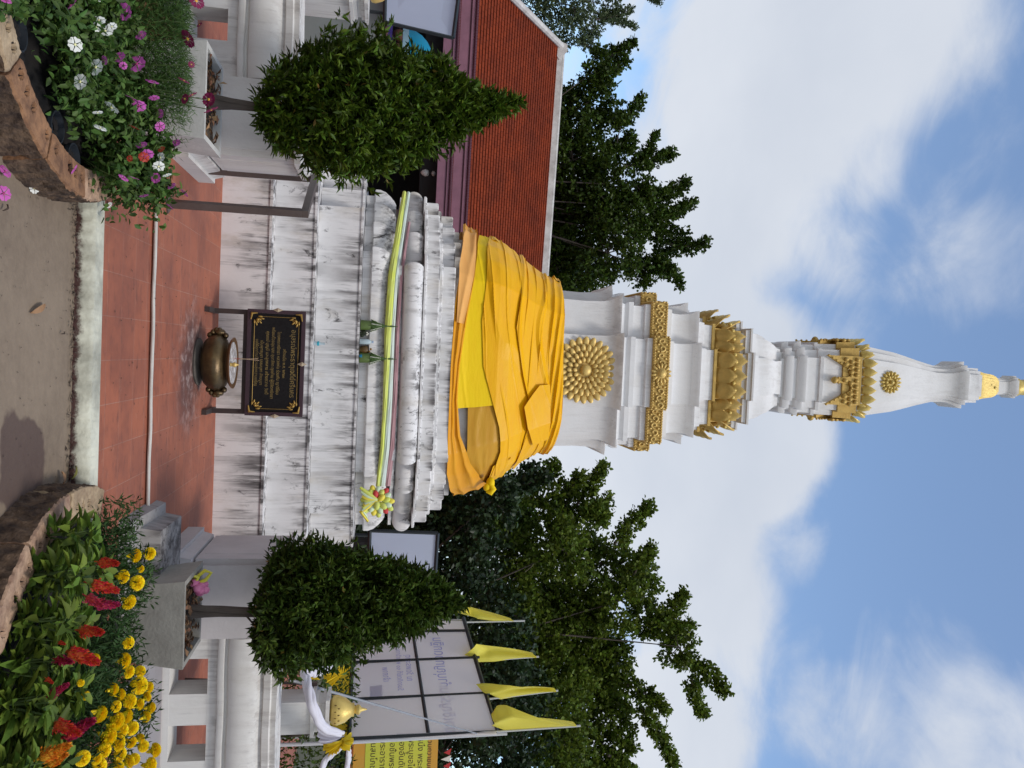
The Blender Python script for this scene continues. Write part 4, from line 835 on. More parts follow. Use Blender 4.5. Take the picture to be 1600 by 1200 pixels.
# ------------------------------------------------------------------ flower beds: edging blocks and soil
BLK = [mat('brown_edging_stone', (.33, .17, .085), .9, .9, 13, (.12, .06, .035), 1.0, 30), mat('cream_edging_stone', (.50, .37, .23), .9, .8, 13, (.20, .13, .08), 1.0, 30), mat('pinkish_edging_stone', (.50, .33, .22), .9, .8, 13, (.20, .11, .075), 1.0, 30)]
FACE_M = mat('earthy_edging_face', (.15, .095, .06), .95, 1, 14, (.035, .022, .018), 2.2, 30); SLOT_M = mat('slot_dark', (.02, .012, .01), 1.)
def edging(cx_, cy_, r, a0, a1, h, m, lab, seed, group):
    P = np.array([cx_, cy_, 0]); g = MB(); n = int(abs(a1 - a0) * r / .0075); th = .165
    cs = [(r + .012, -.02, 'o'), (r + .010, .03, 'f'), (r + .010, .055, 'f'), (r + .010, .08, 'f'), (r + .009, .105, 'f'), (r + .006, .13, 'f'), (r + .002, h - .035, 'f'), (r, h - .012, 'f'), (r - .008, h, 'e'), (r - .03, h + .001, 't'), (r - .055, h, 't'), (r - .072, h, 't'), (r - .086, h, 's'), (r - .100, h, 's'), (r - .114, h, 's'), (r - .128, h, 't'), (r - th + .01, h - .002, 'e'), (r - th, h - .02, 'e'), (r - th, -.02, 'o')]
    rings = []; K = len(cs); slot = []
    for i in range(n + 1):
        a = a0 + (a1 - a0) * i / n; u = i / n; row = []; ph = (a * r / .088 + seed * .37); f_ = abs((ph % 1) - .5); cell = math.floor(ph); inside = f_ < .23 and (cell * 7 + seed) % 5 != 0; slot.append(inside)
        for q_, (rr, z, k) in enumerate(cs):
            q = mnoise.noise(Vector((a * r * 12 + seed * 9, z * 18, rr * 14))); q2 = mnoise.noise(Vector((a * r * 55, z * 70 + seed, rr * 60)))
            dr = dz = 0
            if k == 'f': dr = .008 * q + .010 * q2 - .016 * abs(math.sin(a * r * 42 + 9 * z + 2 * q)) * math.sin(math.pi * min(1, z / h))
            elif k in 'ets': dz = .002 * q + .0035 * q2; dr = .003 * q
            if k == 's' and inside and (q_ == 13 or f_ < .13): dz -= .03
            if z < 0: dr = dz = 0
            e = min(1, min(u, 1 - u) * 30); dz -= (1 - e) * .008 * (z > .1); dr -= (1 - e) * .008 * (rr > r - .02)
            row.append(((rr + dr) * math.cos(a), (rr + dr) * math.sin(a), z + dz))
        rings.append(row)
    rev = a1 < a0
    if rev: rings = rings[::-1]; slot = slot[::-1]
    g.loops([x[::-1] for x in rings]); mi = []
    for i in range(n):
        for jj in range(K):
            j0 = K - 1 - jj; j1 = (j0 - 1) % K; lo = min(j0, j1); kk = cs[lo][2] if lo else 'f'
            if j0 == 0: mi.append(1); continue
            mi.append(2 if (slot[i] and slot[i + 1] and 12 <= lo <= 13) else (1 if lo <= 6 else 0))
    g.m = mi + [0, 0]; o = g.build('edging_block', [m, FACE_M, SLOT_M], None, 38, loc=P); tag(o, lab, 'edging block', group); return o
bL = (-2.0, 4.25); bR = (1.77, 4.42); H_ = .19
labL = ['short tan edging block of the left bed where it meets the pale kerb', 'dark brown edging block of the left bed with a fallen magenta bloom', 'dark brown pitted edging block in front of the black flower pots', 'cream edging block of the left bed at the photo edge', 'last edging block of the left bed, mostly out of frame']
aL = [27, 4, -20, -43, -67, -92]
for i in range(5): edging(*bL, 1.15, R_(aL[i] - .35), R_(aL[i + 1] + .35), H_ + .003 * (i % 2), BLK[[2, 0, 0, 1, 1][i]], labL[i], i, 'edging blocks round the left flower bed')
labR = ['tan edging block of the right bed touching the pale kerb end', 'pinkish pierced edging block beside the damp patch on the path', 'pinkish edging block in front of the celosia leaves', 'yellowish edging block of the right bed at the photo edge']
aR = [161, 186, 211, 236, 262]
for i in range(4): edging(*bR, 1.15, R_(aR[i] + .35), R_(aR[i + 1] - .35), H_ - .002 * (i % 2), BLK[[1, 2, 2, 1][i]], labR[i], i + 8, 'edging blocks round the right flower bed')
def soil(c, nm):
    g = MB(); G_ = np.random.default_rng(2); n = 40; vs = [(0, 0, .13)]
    for k in range(1, 9):
        for j in range(n): a = 2 * math.pi * j / n; r = .985 * k / 8; vs.append((r * math.cos(a), r * math.sin(a), .115 + .02 * G_.normal() * (k < 8)))
    fs = [(0, 1 + j, 1 + (j + 1) % n) for j in range(n)] + [(1 + k * n + j, 1 + (k + 1) * n + j, 1 + (k + 1) * n + (j + 1) % n, 1 + k * n + (j + 1) % n) for k in range(7) for j in range(n)]
    g.add(vs, fs); struct(g.build('bed_soil', mat('damp_soil', (.014, .011, .010), .95, .7, 12, (.006, .006, .007), .8, 40), None, 70, loc=(*c, 0)))
soil(bL, ''); soil(bR, '')

# ------------------------------------------------------------------ flowers
CEL = mat('celosia_leaf', (.13, .205, .03), .55, island=.5, trans=.3, spec=.25)
MAR = mat('marigold_leaf', (.035, .075, .02), .6, spec=.2, island=.5, trans=.2)
VIN = mat('periwinkle_leaf', (.07, .135, .028), .5, island=.55, trans=.3, spec=.3)
STEM = mat('green_stem', (.07, .11, .03), .6)
def share(me_obj, parent, loc, rot=(0, 0, 0), sc=1.):
    o = me_obj.copy(); COL.objects.link(o); o.parent = parent; o.location = tuple(loc); o.rotation_euler = rot; o.scale = (sc,) * 3 if not isinstance(sc, tuple) else sc; return o
def proto_pom():
    G_ = np.random.default_rng(4); n = 330; k = np.arange(n) / n; ph = k * n * 2.39996; th = np.arccos(1 - 1.35 * k)
    dirv = np.column_stack([np.sin(th) * np.cos(ph), np.sin(th) * np.sin(ph), np.cos(th)]); base = dirv * .026 * np.array([1, 1, .75])
    nn = np.column_stack([-dirv[:, 1], dirv[:, 0], np.zeros(n)]); nn = np.cross(dirv, nn) + .3 * rdir(n, G_)
    o = leaf_mesh('flower_head', base, dirv * [1, 1, .8] + .25 * rdir(n, G_), nn, .020, .017, mat('marigold_petal', (.98, .78, .01), .6, island=.12, trans=.15), None, .25, 'long', .2)
    me = o.data; bpy.data.objects.remove(o); g = MB(); g.blob((0, 0, 0), (.034, .034, .027), 12, 8); g.lathe([(.004, -.05), (.012, -.035), (.014, -.02)], n=8)
    o2 = g.build('tmp', MATS['marigold_petal']); bm = bmesh.new(); bm.from_mesh(me); bm.from_mesh(o2.data); bm.to_mesh(me); bm.free(); bpy.data.objects.remove(o2)
    return bpy.data.objects.new('flower_head', me)
POM = proto_pom()
def plants_from_heads(heads, centres, labf, cat, group, foliage_fn, part, proto_for, zbase, tilt=.5):
    """assign flower heads (world pts) to the nearest plant centre and build a plant thing for each"""
    C = np.array(centres); own = [int(np.argmin(((C - np.array(h[:2])) ** 2).sum(1))) for h, *_ in heads]
    for i, c in enumerate(C):
        hs = [heads[k] for k in range(len(heads)) if own[k] == i]
        P = thing(*labf(i, hs), (c[0], c[1], zbase), 0, group); foliage_fn(P, i, hs, c)
        g = MB()
        for h, sc, kind in hs:
            l = np.array(h) - [c[0], c[1], zbase] + (np.array([0, -.035, .018]) if part == 'flower' else 0); share(proto_for(kind), P, l, (random.uniform(-tilt, tilt) * .8 + (1.1 if part == 'flower' else .45), random.uniform(-tilt, tilt), random.uniform(0, 6)), sc)
            g.tube([(l[0] * .3, l[1] * .3, 0), (l[0] * .75, l[1] * .75, l[2] * .5), (l[0], l[1] + .01, l[2] - .02)], [.004, .003, .0025], 5)
        if hs: g.build('stems', STEM, P)
mar = [(211, 868, 11), (234, 865, 10), (220, 889, 6), (192, 901, 11), (214, 911, 12), (201, 941, 12), (200, 1004, 10), (194, 1032, 12), (149, 1029, 8), (201, 1050, 10), (219, 1049, 9), (217, 1071, 14), (232, 1074, 9), (176, 1077, 10), (134, 1087, 7), (188, 1085, 9), (202, 1096, 12), (216, 1100, 10), (229, 1089, 8), (181, 1104, 9), (155, 1116, 13), (235, 1106, 9), (227, 1120, 9), (180, 1128, 15), (196, 1120, 12), (206, 1138, 11), (190, 1142, 11), (168, 1152, 15), (184, 1161, 13), (205, 1160, 9), (219, 1154, 8), (224, 1166, 9), (242, 1172, 11), (162, 1173, 12), (187, 1178, 11), (129, 1185, 12), (151, 1186, 9), (200, 1190, 11), (234, 1196, 12), (184, 1198, 10), (155, 1197, 12), (172, 1137, 9), (126, 1067, 6), (210, 1186, 9)]
def py_mar(x): return 3.95 + (x - 125) * .0085
heads = []
for x, y, r in mar:
    Y = py_mar(x); p = at(x, y, Y); D_ = (p - [0, 0, EYE]) @ cF; heads.append((tuple(p), r * D_ / F_PX / .044, 'm'))
cen = [(.92, 4.75), (1.10, 4.6), (1.22, 4.9), (1.45, 4.55), (1.55, 4.85), (1.72, 4.4), (1.8, 4.75), (2.0, 4.9), (1.55, 4.25), (2.05, 4.45), (1.95, 4.15)]
words = ['nearest the red steps', 'second from the red steps', 'below the grey planter corner', 'in front of the grey planter', 'between planter and first wall opening', 'in the thick of the yellow blooms', 'below the first wall opening', 'below the second wall opening', 'behind the crimson celosia', 'near the photo edge', 'lowest and nearest the camera']
def mar_fol(P, i, hs, c):
    G_ = np.random.default_rng(100 + i); n = 900; hts = [h[0][2] for h in hs] or [.36]; top = np.mean(hts) - .12
    q = np.clip(G_.normal(size=(n, 3)), -1.7, 1.7) * [.10, .10, .07]; q[:, 2] = np.clip(G_.uniform(.02, top, n), 0, None); d = rdir(n, G_) + [0, 0, .5]
    leaf_mesh('foliage', q, d, rdir(n, G_) + [0, 0, .8], G_.uniform(.03, .06, n), .011, MAR, P, .2)
plants_from_heads(heads, cen, lambda i, hs: ('marigold_plant', 'yellow pompom marigold plant ' + words[i], 'marigold'), 'marigold', 'yellow marigolds in the right bed', mar_fol, 'flower_head', lambda k: POM, .12)

def proto_plume(name, col, h=.18, w=.046):
    G_ = np.random.default_rng(6); n = 420; t = G_.uniform(0, 1, n) ** .8; a = G_.uniform(0, 6.28, n); r = w * (1 - t) ** .7 * (1 + .25 * np.sin(3 * a + 8 * t)) * G_.uniform(.5, 1, n)
    base = np.column_stack([r * np.cos(a), r * np.sin(a), t * h]); d = np.column_stack([np.cos(a), np.sin(a), np.full(n, 1.5)]) + .4 * rdir(n, G_)
    m = mat(name, col, .65, island=.35, trans=.15)
    o = leaf_mesh('plume', base, d, rdir(n, G_), .026, .010, m, None, .3); me = o.data; bpy.data.objects.remove(o)
    g = MB(); g.lathe([(.004, -.05), (.010, 0), (w * .62, h * .1), (w * .6, h * .35), (w * .35, h * .65), (.004, h * .98)], n=10); o2 = g.build('tmp', m); bm = bmesh.new(); bm.from_mesh(me); bm.from_mesh(o2.data); bm.to_mesh(me); bm.free(); bpy.data.objects.remove(o2)
    return bpy.data.objects.new('plume', me)
PL = {'r': proto_plume('orange_red_plume', (.62, .055, .02)), 'c': proto_plume('crimson_plume', (.38, .015, .06)), 'o': proto_plume('orange_plume', (.78, .30, .02)), 'p': proto_plume('rose_red_plume', (.55, .05, .09))}
cel = [(155, 878, 190, 882, 'r', 3.9), (135, 932, 168, 936, 'p', 3.85), (142, 912, 185, 918, 'r', 3.95), (148, 945, 185, 938, 'c', 3.95), (125, 985, 168, 982, 'r', 3.8), (105, 1018, 158, 1008, 'r', 3.75), (88, 1030, 112, 1052, 'c', 3.65), (92, 1003, 105, 1000, 'r', 3.7), (75, 1088, 108, 1092, 'c', 3.6), (85, 1130, 132, 1122, 'r', 3.65), (98, 1152, 152, 1153, 'c', 3.75), (62, 1185, 110, 1168, 'o', 3.55), (75, 1195, 112, 1192, 'o', 3.6), (72, 1060, 84, 1068, 'r', 3.6)]
hc = []
for bx, by, tx, ty, k, Y in cel:
    a = at(bx, by, Y); b = at(tx, ty, Y); hc.append((tuple(a), np.linalg.norm(b - a) / .185, k))
cen = [(.80, 4.05), (.95, 3.9), (1.12, 3.75), (1.0, 4.2), (1.28, 3.7), (1.22, 4.0), (1.42, 3.6), (1.56, 3.7), (1.66, 3.5), (1.75, 3.75), (1.5, 3.95), (1.9, 3.55)]
cw = {'r': 'orange-red', 'c': 'crimson', 'o': 'orange-yellow', 'p': 'rose-red'}
spots = ['at the kerb end of the right bed', 'behind the pierced edging', 'second from the kerb end', 'in front of the grey planter', 'in the middle of the right bed', 'under the planter corner', 'near the edging of the right bed', 'beside the dark gap in the bed', 'close to the camera', 'in front of the marigolds', 'beneath the marigold heads', 'at the photo edge']
def cel_fol(P, i, hs, c):
    G_ = np.random.default_rng(200 + i); n = 110; a = G_.uniform(0, 6.28, n); z = G_.uniform(.03, .27, n); r = G_.uniform(.01, .06, n)
    base = np.column_stack([r * np.cos(a), r * np.sin(a), z]); d = np.column_stack([np.cos(a), np.sin(a), G_.uniform(-.1, .9, n)]) + .3 * rdir(n, G_)
    leaf_mesh('foliage', base, d, np.column_stack([np.zeros(n), np.zeros(n), np.ones(n)]) + .5 * rdir(n, G_), G_.uniform(.045, .12, n), .040, CEL, P, .18, 'long', .2)
    g = MB(); [g.tube([(0, 0, 0), (.02 * math.cos(k * 2.1), .02 * math.sin(k * 2.1), .15), (.05 * math.cos(k * 2.1), .05 * math.sin(k * 2.1), .27)], [.006, .005, .003], 5) for k in range(3)]; g.build('stalk', STEM, P)
plants_from_heads(hc, cen, lambda i, hs: ('celosia_plant', 'pale-leaved feather celosia ' + ('with ' + cw[hs[0][2]] + ' plume ' if hs else 'not yet in bloom ') + spots[i], 'celosia'), 'celosia', 'feather celosias in the right bed', cel_fol, 'plume', lambda k: PL[k], .12, .15)

def proto_flower(name, part, pet, eye, R0=.024, npet=5, wf=.95):
    g = MB()
    for k in range(npet):
        a = 2 * math.pi * k / npet; w = math.pi * R0 / npet * wf; c, s = math.cos(a), math.sin(a); P_ = []
        for (r, x, z) in ((.15, 0, 0), (.5, .5, .12), (.85, .95, .08), (1.06, .6, .02), (.96, 0, 0), (1.06, -.6, .02), (.85, -.95, .08), (.5, -.5, .12)):
            P_.append((R0 * r * c - w * x * s, R0 * r * s + w * x * c, R0 * z + R0 * .1))
        g.add(P_, [tuple(range(8))], 0)
    g.blob((0, 0, R0 * .1), (R0 * .2, R0 * .2, R0 * .12), 8, 4, 1); g.lathe([(.001, -.02), (.002, 0), (R0 * .15, R0 * .08)], n=6, mi=2)
    o = g.build(part, [mat(name + '_petal', pet, .55, .25, 60, [v * .8 for v in pet], trans=.25), mat(name + '_eye', eye, .6), STEM]); me = o.data; bpy.data.objects.remove(o); return bpy.data.objects.new(part, me)
FLW = {'m': proto_flower('magenta', 'flower', (.66, .13, .50), (.35, .03, .15)), 'w': proto_flower('white', 'flower', (.90, .90, .84), (.75, .72, .35)), 'r': proto_flower('red', 'flower', (.50, .05, .03), (.3, .02, .02)), 'k': proto_flower('maroon', 'flower', (.22, .012, .07), (.75, .40, .05), .034, 8, .95)}
vin = [(107, 12, 12, 'm'), (190, 22, 13, 'm'), (217, 58, 9, 'm'), (183, 92, 10, 'm'), (210, 102, 14, 'm'), (235, 132, 10, 'm'), (238, 155, 8, 'm'), (205, 160, 13, 'm'), (214, 168, 11, 'm'), (247, 180, 7, 'm'), (247, 200, 8, 'm'), (218, 228, 9, 'm'), (227, 242, 10, 'm'), (190, 281, 8, 'm'), (206, 281, 8, 'm'), (240, 280, 8, 'm'), (265, 292, 7, 'm'), (262, 325, 7, 'm'), (285, 304, 7, 'm'), (222, 307, 7, 'm'), (272, 225, 7, 'm'), (152, 35, 10, 'w'), (148, 47, 7, 'w'), (162, 53, 11, 'w'), (172, 45, 8, 'w'), (115, 74, 11, 'w'), (146, 108, 13, 'w'), (122, 131, 12, 'w'), (171, 172, 12, 'w'), (150, 178, 8, 'w'), (154, 204, 10, 'w'), (247, 248, 8, 'w'), (245, 262, 9, 'w'), (258, 275, 7, 'w'), (207, 203, 8, 'r'), (222, 248, 8, 'r'), (249, 235, 6, 'r'), (200, 250, 5, 'r'), (8, 8, 8, 'm'), (152, 2, 7, 'w'), (160, 98, 7, 'm'), (190, 106, 6, 'm')]
def py_v(x): return 3.75 + (x - 100) * .0062
hv = []
for x, y, r, k in vin:
    Y = py_v(x); p = at(x, y, Y); D_ = (p - [0, 0, EYE]) @ cF; hv.append((tuple(p), r * .96 * D_ / F_PX / .0245, k))
cen = [(-1.95, 3.85), (-1.7, 4.0), (-1.5, 4.15), (-1.62, 4.4), (-1.35, 4.4), (-1.15, 4.5), (-1.45, 4.7), (-1.2, 4.8), (-1.05, 4.72), (-1.85, 4.35), (-1.32, 4.05), (-1.6, 3.75)]
vs_ = ['near the photo edge', 'behind the black pots', 'in the middle of the left bed', 'under the feathery cosmos', 'left of the black pot', 'above the last black pot', 'in front of the white planter', 'below the planter corner', 'leaning over the red tiles', 'under the maroon cosmos', 'over the dark blue pot', 'closest to the cream edging']
def vin_fol(P, i, hs, c):
    G_ = np.random.default_rng(300 + i); n = 1000; hts = [h[0][2] - .12 for h in hs] or [.25]; top = np.mean(hts)
    q = G_.normal(size=(n, 3)) * [.10, .10, .05]; q[:, 2] = G_.uniform(.06, top, n); a = np.arctan2(q[:, 1], q[:, 0])
    if hs:
        L_ = np.array([np.array(h[0]) - [c[0], c[1], .12] for h in hs]); k = G_.integers(0, len(hs), n // 2); t = G_.uniform(.45, .97, n // 2)[:, None]; q[:n // 2] = L_[k] * t + G_.normal(size=(n // 2, 3)) * .022 - [0, 0, .01]
    d = rdir(n, G_) + [0, 0, .35]; leaf_mesh('foliage', q, d, rdir(n, G_) * .6 + [0, 0, 1], G_.uniform(.03, .062, n), .024, VIN, P, .15, 'long', .15)
kw = {'m': 'magenta', 'w': 'white', 'r': 'red', 'k': 'maroon'}
plants_from_heads(hv, cen, lambda i, hs: ('periwinkle_plant', 'glossy-leaved periwinkle ' + ('with ' + ' and '.join(sorted({kw[h[2]] for h in hs})) + ' blooms ' if hs else 'without blooms ') + vs_[i], 'periwinkle'), 'periwinkle', 'periwinkles in the left bed', vin_fol, 'flower', lambda k: FLW[k], .12, .35)
# feathery cosmos
cos = [(289, 65, 14, 'k'), (303, 6, 13, 'k'), (284, 130, 9, 'k'), (285, 157, 8, 'k'), (297, 150, 8, 'k'), (322, 158, 11, 'k'), (326, 173, 12, 'k'), (308, 42, 5, 'k'), (296, 104, 5, 'k')]
hk = []
for x, y, r, k in cos:
    p = at(x, y, 4.62); D_ = (p - [0, 0, EYE]) @ cF; hk.append((tuple(p), r * D_ / F_PX / .035, k))
COSM = mat('cosmos_leaf', (.06, .125, .025), .6, island=.4, trans=.3)
def cos_fol(P, i, hs, c):
    G_ = np.random.default_rng(400 + i); n = 9000; t = G_.uniform(0, 1, n); q = G_.normal(size=(n, 3)) * [.17, .09, 1]; q[:, 2] = .10 + .34 * t; q[:, :2] *= (1 - .35 * t)[:, None]
    leaf_mesh('feathery_foliage', q, rdir(n, G_) + [0, 0, .6], rdir(n, G_), G_.uniform(.03, .06, n), .0036, COSM, P, .0)
plants_from_heads(hk, [(-2.25, 4.62), (-1.95, 4.66), (-1.62, 4.74)], lambda i, hs: ('cosmos_plant', 'feathery green cosmos with maroon blooms ' + ['at the photo edge', 'in front of the white planter', 'stretching over the planter rim'][i], 'cosmos'), 'cosmos', 'cosmos plants by the white planter', cos_fol, 'flower', lambda k: FLW['k'], .12, .3)
def pots():
    for i, (x, y, lab) in enumerate(((92, 212, 'dark blue-black nursery pot just behind the brown edging'), (118, 262, 'black nursery pot sunk at the kerb end of the left bed'), (30, 60, 'black nursery pot at the photo edge of the left bed'))):
        p = atz(x, y, .22); P = thing('nursery_pot', lab, 'plant pot', (p[0] - .07, p[1] + .12, .04), 0, 'black nursery pots in the left bed')
        g = MB(); g.lathe([(.055, 0), (.07, .11), (.077, .112), (.078, .13), (.070, .13), (.066, .10), (0, .10)], n=20); g.build('pot_body', mat('black_plastic_pot', (.018, .022, .028), .5, .3, 20, (.04, .045, .055)), P, 40)
        g = MB(); [g.blob((.035 * math.cos(k * 2.4), .035 * math.sin(k * 2.4), .105), (.02, .02, .012), 6, 4) for k in range(7)]; g.build('compost', MATS['damp_soil'], P, 60)
pots()
def litter():
    def fl(x, y, k, lab, z=.01, sc=1.):
        p = atz(x, y, z); P = thing('fallen_flower', lab, 'fallen flower', p, random.uniform(0, 6), 'fallen flowers on the path'); share(FLW[k], P, (0, 0, .008), (.5, .3, 0), sc)
    fl(50, 294, 'w', 'fallen white bloom on the concrete beside the left bed'); fl(4, 268, 'm', 'fallen pink bloom at the bottom left of the path', sc=1.2); fl(2, 302, 'm', 'second fallen pink bloom nearer the path middle', sc=1.3); fl(168, 320, 'w', 'fallen white bloom on the red tiles by the left bed', .105, .8)
    fl(112, 264, 'm', 'wilted magenta bloom lying on the brown edging', .2, 1.1)
    dl = mat('tan_dry_leaf', (.36, .20, .10), .8, .4, 30)
    for i, (x, y, l, w, rz, lab, z) in enumerate(((57, 482, .16, .035, .35, 'long tan dry leaf lying on the concrete path', .012), (128, 488, .07, .03, 1.2, 'curled dark leaf in the gutter at the kerb', .03), (134, 366, .06, .025, .4, 'small brown leaf caught in the kerb joint', .03), (95, 748, .09, .04, 2.0, 'brown leaf at the foot of the right edging', .02), (113, 738, .08, .035, 1.1, 'yellow-green leaf at the foot of the right edging', .03), (95, 520, .03, .012, .5, 'tiny black leaf scrap on the path', .012), (5, 324, .04, .015, 1.0, 'small dark leaf scrap near the pink bloom', .012))):
        p = atz(x, y, z); G_ = np.random.default_rng(i); n = 1
        g = MB(); m_ = 8; rows = []
        for k in range(m_ + 1):
            t = k / m_; ww = w * .5 * math.sin(math.pi * (t * .94 + .03)) ** .8; zz = .012 * math.sin(t * 3.1) + .006 * t; rows.append([(l * (t - .5), -ww, zz + .006), (l * (t - .5), 0, zz), (l * (t - .5), ww, zz + .008), (l * (t - .5), 0, zz + .0015)])
        g.loops(rows); mm = dl if i in (0, 3) else (mat('olive_dry_leaf', (.16, .15, .03), .7) if i == 4 else mat('dark_dry_leaf', (.06, .04, .03), .8))
        o = g.build('dry_leaf', mm, None, 60, loc=p, rotz=rz + 1.57); tag(o, lab, 'dry leaf', 'dry leaves on the ground')
    G_ = np.random.default_rng(77); n = 260; X = G_.uniform(-1.0, .95, n) ; pts = np.array([KW(x, -5.755 - abs(G_.normal()) * .03, .008) for x in X]); pts[:, 2] += G_.uniform(0, .02, n)
    n2 = 170; p2 = np.column_stack([G_.uniform(-1.1, 1.1, n2), G_.uniform(3.2, 4.7, n2), np.full(n2, .012)]); s2 = leaf_mesh('path_specks', p2, rdir(n2, G_) * [1, 1, .1], rdir(n2, G_) * .2 + [0, 0, 1], G_.uniform(.006, .02, n2), .006, MATS['dark_dry_leaf'], None); s2['kind'] = 'stuff'; s2['label'] = 'tiny dark specks and leaf crumbs strewn over the concrete path'
    n3 = 120; p3 = np.array([KW(x, y, .105 if y < -4.65 else .135) for x, y in zip(G_.uniform(-1.2, 1.3, n3), G_.uniform(-5.5, -2.6, n3))]); s3 = leaf_mesh('terrace_specks', p3, rdir(n3, G_) * [1, 1, .1], rdir(n3, G_) * .2 + [0, 0, 1], G_.uniform(.008, .03, n3), .008, MATS['dark_dry_leaf'], None); s3['kind'] = 'stuff'; s3['label'] = 'dark leaf crumbs strewn over the red tiles'
    o = leaf_mesh('gutter_debris', pts, rdir(n, G_) * [1, 1, .2], rdir(n, G_) * .4 + [0, 0, 1], G_.uniform(.015, .04, n), .010, MATS['dark_dry_leaf'], None); o['kind'] = 'stuff'; o['label'] = 'brown leaf scraps gathered along the foot of the kerb'
litter()

# ------------------------------------------------------------------ trees
LEAF_A = mat('tree_leaf_dark', (.045, .08, .010), .5, spec=.25, island=.6, trans=.3)
LEAF_B = mat('tree_leaf_olive', (.10, .15, .018), .5, spec=.25, island=.55, trans=.35)
LEAF_C = mat('tree_leaf_pale', (.11, .15, .07), .5, spec=.4, island=.45, trans=.35)
LEAF_D = mat('tree_leaf_deep', (.022, .045, .014), .5, spec=.4, island=.6, trans=.2)
def tree(lab, Y, lobes, sprays, m, seed, leaf=.15, dens=1., trunk=None, gappy=.45, cat='tree', name='broadleaf_tree', group='trees behind the stupa', nleaf=7):
    G_ = np.random.default_rng(seed); base = atz(trunk[0], trunk[1], 0) if False else at(560, trunk, Y); base[2] = 0
    P = thing(name, lab, cat, base, 0, group); o = np.array(base)
    px = Y / F_PX; C = []; OUT = []; g = MB(); top = max(lobes, key=lambda l: l[0])
    tp = (at(top[0], trunk * .6 + top[1] * .4, Y) - o) * .62; mid = tp * [.35, .5, .45]
    g.tube([(0, 0, 0), tuple(mid * .5), tuple(mid), tuple(tp * .75), tuple(tp)], [.16, .12, .09, .05, .02], 9)
    for li, l in enumerate(lobes):
        x, y, r = l[:3]; dy = l[3] if len(l) > 3 else G_.uniform(-1.3, 1.3); c = at(x, y, Y + dy) - o; R = r * px
        fr = mid * G_.uniform(.6, 1.3); g.tube([tuple(fr), tuple((fr + c) / 2 + G_.normal(size=3) * .15), tuple(c)], [.04, .028, .012], 6)
        nt_ = int(430 * dens * (R / .9) ** 2) + 12
        # sub-clumps on the lobe, then twigs on the sub-clumps: leaves gaps between clumps
        ns = max(6, int(20 * (R / .9) ** 1.7)); sd = rdir(ns, G_); sr = R * G_.uniform(.1, 1.0, ns) ** .5; sc = c + sd * sr[:, None] * [1, .8, .9]; srad = R * G_.uniform(.26, .50, ns)
        k = G_.integers(0, ns, nt_); dd = rdir(nt_, G_); C.append(sc[k] + dd * (srad[k] * G_.uniform(.3, 1, nt_) ** .5)[:, None]); OUT.append(dd * .5 + (sc[k] - c) / R * .7 + [0, 0, .25])
        for q in range(0, ns, 2): g.tube([tuple(c), tuple((c + sc[q]) / 2 + G_.normal(size=3) * .05), tuple(sc[q])], [.022, .014, .006], 5)
    for (x0, y0, x1, y1, w) in sprays:
        a = at(x0, y0, Y) - o; b = at(x1, y1, Y + G_.uniform(-.6, .6)) - o; L_ = np.linalg.norm(b - a); bend = np.cross((b - a) / L_, [0, 1, 0]) * L_ * G_.uniform(-.12, .12)
        T = np.linspace(0, 1, 9); pts = [a + (b - a) * t + bend * math.sin(math.pi * t) for t in T]; g.tube([tuple(p) for p in pts], [.035 * (1 - t) + .008 for t in T], 6)
        n = int(75 * L_ * max(1, w / 10)) + 10; t = G_.uniform(.0, 1.02, n); q = np.array([[np.interp(s, T, [p[i] for p in pts]) for i in range(3)] for s in t]); R = w * 1.35 * px * (1.05 - .7 * t)
        dd = rdir(n, G_); C.append(q + dd * (R * G_.uniform(.3, 1, n))[:, None]); OUT.append(dd * .6 + (b - a) / L_ * .8)
    C = np.concatenate(C); OUT = np.concatenate(OUT); OUT /= np.linalg.norm(OUT, axis=1)[:, None] + 1e-6; n = len(C)
    B = np.repeat(C, nleaf, 0) + np.repeat(OUT, nleaf, 0) * np.tile(np.linspace(0, leaf * 1.5, nleaf), n)[:, None] + rdir(n * nleaf, G_) * leaf * .25
    d = np.repeat(OUT, nleaf, 0) * .6 + rdir(n * nleaf, G_)
    leaf_mesh('crown', B, d, rdir(n * nleaf, G_) * .7 + [0, 0, .8], G_.uniform(.5, 1.1, n * nleaf) * leaf, leaf * .62, m, P, .2, 'long')
    g.build('trunk', BARK, P, 60); return P
tree('dark broadleaf tree rising behind the red roof, left of the stupa', 24,
     [(900, 340, 62), (895, 250, 60), (905, 425, 45), (950, 395, 45), (948, 320, 42), (920, 160, 42), (880, 190, 50), (965, 215, 26), (995, 290, 30), (1022, 345, 30), (1050, 380, 26), (1000, 420, 26), (930, 110, 30), (865, 300, 55), (1030, 425, 20), (870, 420, 50), (940, 250, 35), (865, 370, 45), (985, 350, 30)],
     [(960, 200, 1000, 155, 8), (975, 260, 1045, 240, 12), (1000, 310, 1070, 285, 13), (1020, 350, 1078, 318, 10), (1040, 380, 1100, 378, 11), (1020, 410, 1062, 445, 9), (930, 120, 975, 95, 7), (950, 90, 985, 70, 7), (1000, 260, 1020, 215, 8)], LEAF_A, 21, .14, 1.1, 300)
tree('pale feathery tree beyond the roof corner at the photo edge', 29, [(850, 20, 38), (900, 12, 34), (870, 60, 26), (925, 50, 24), (955, 10, 20), (840, -40, 60), (920, -40, 50)], [(930, 30, 985, 14, 8), (930, 20, 990, 40, 7), (940, -20, 1030, 3, 7), (900, 60, 960, 90, 6)], LEAF_C, 22, .10, .8, -60, nleaf=9)
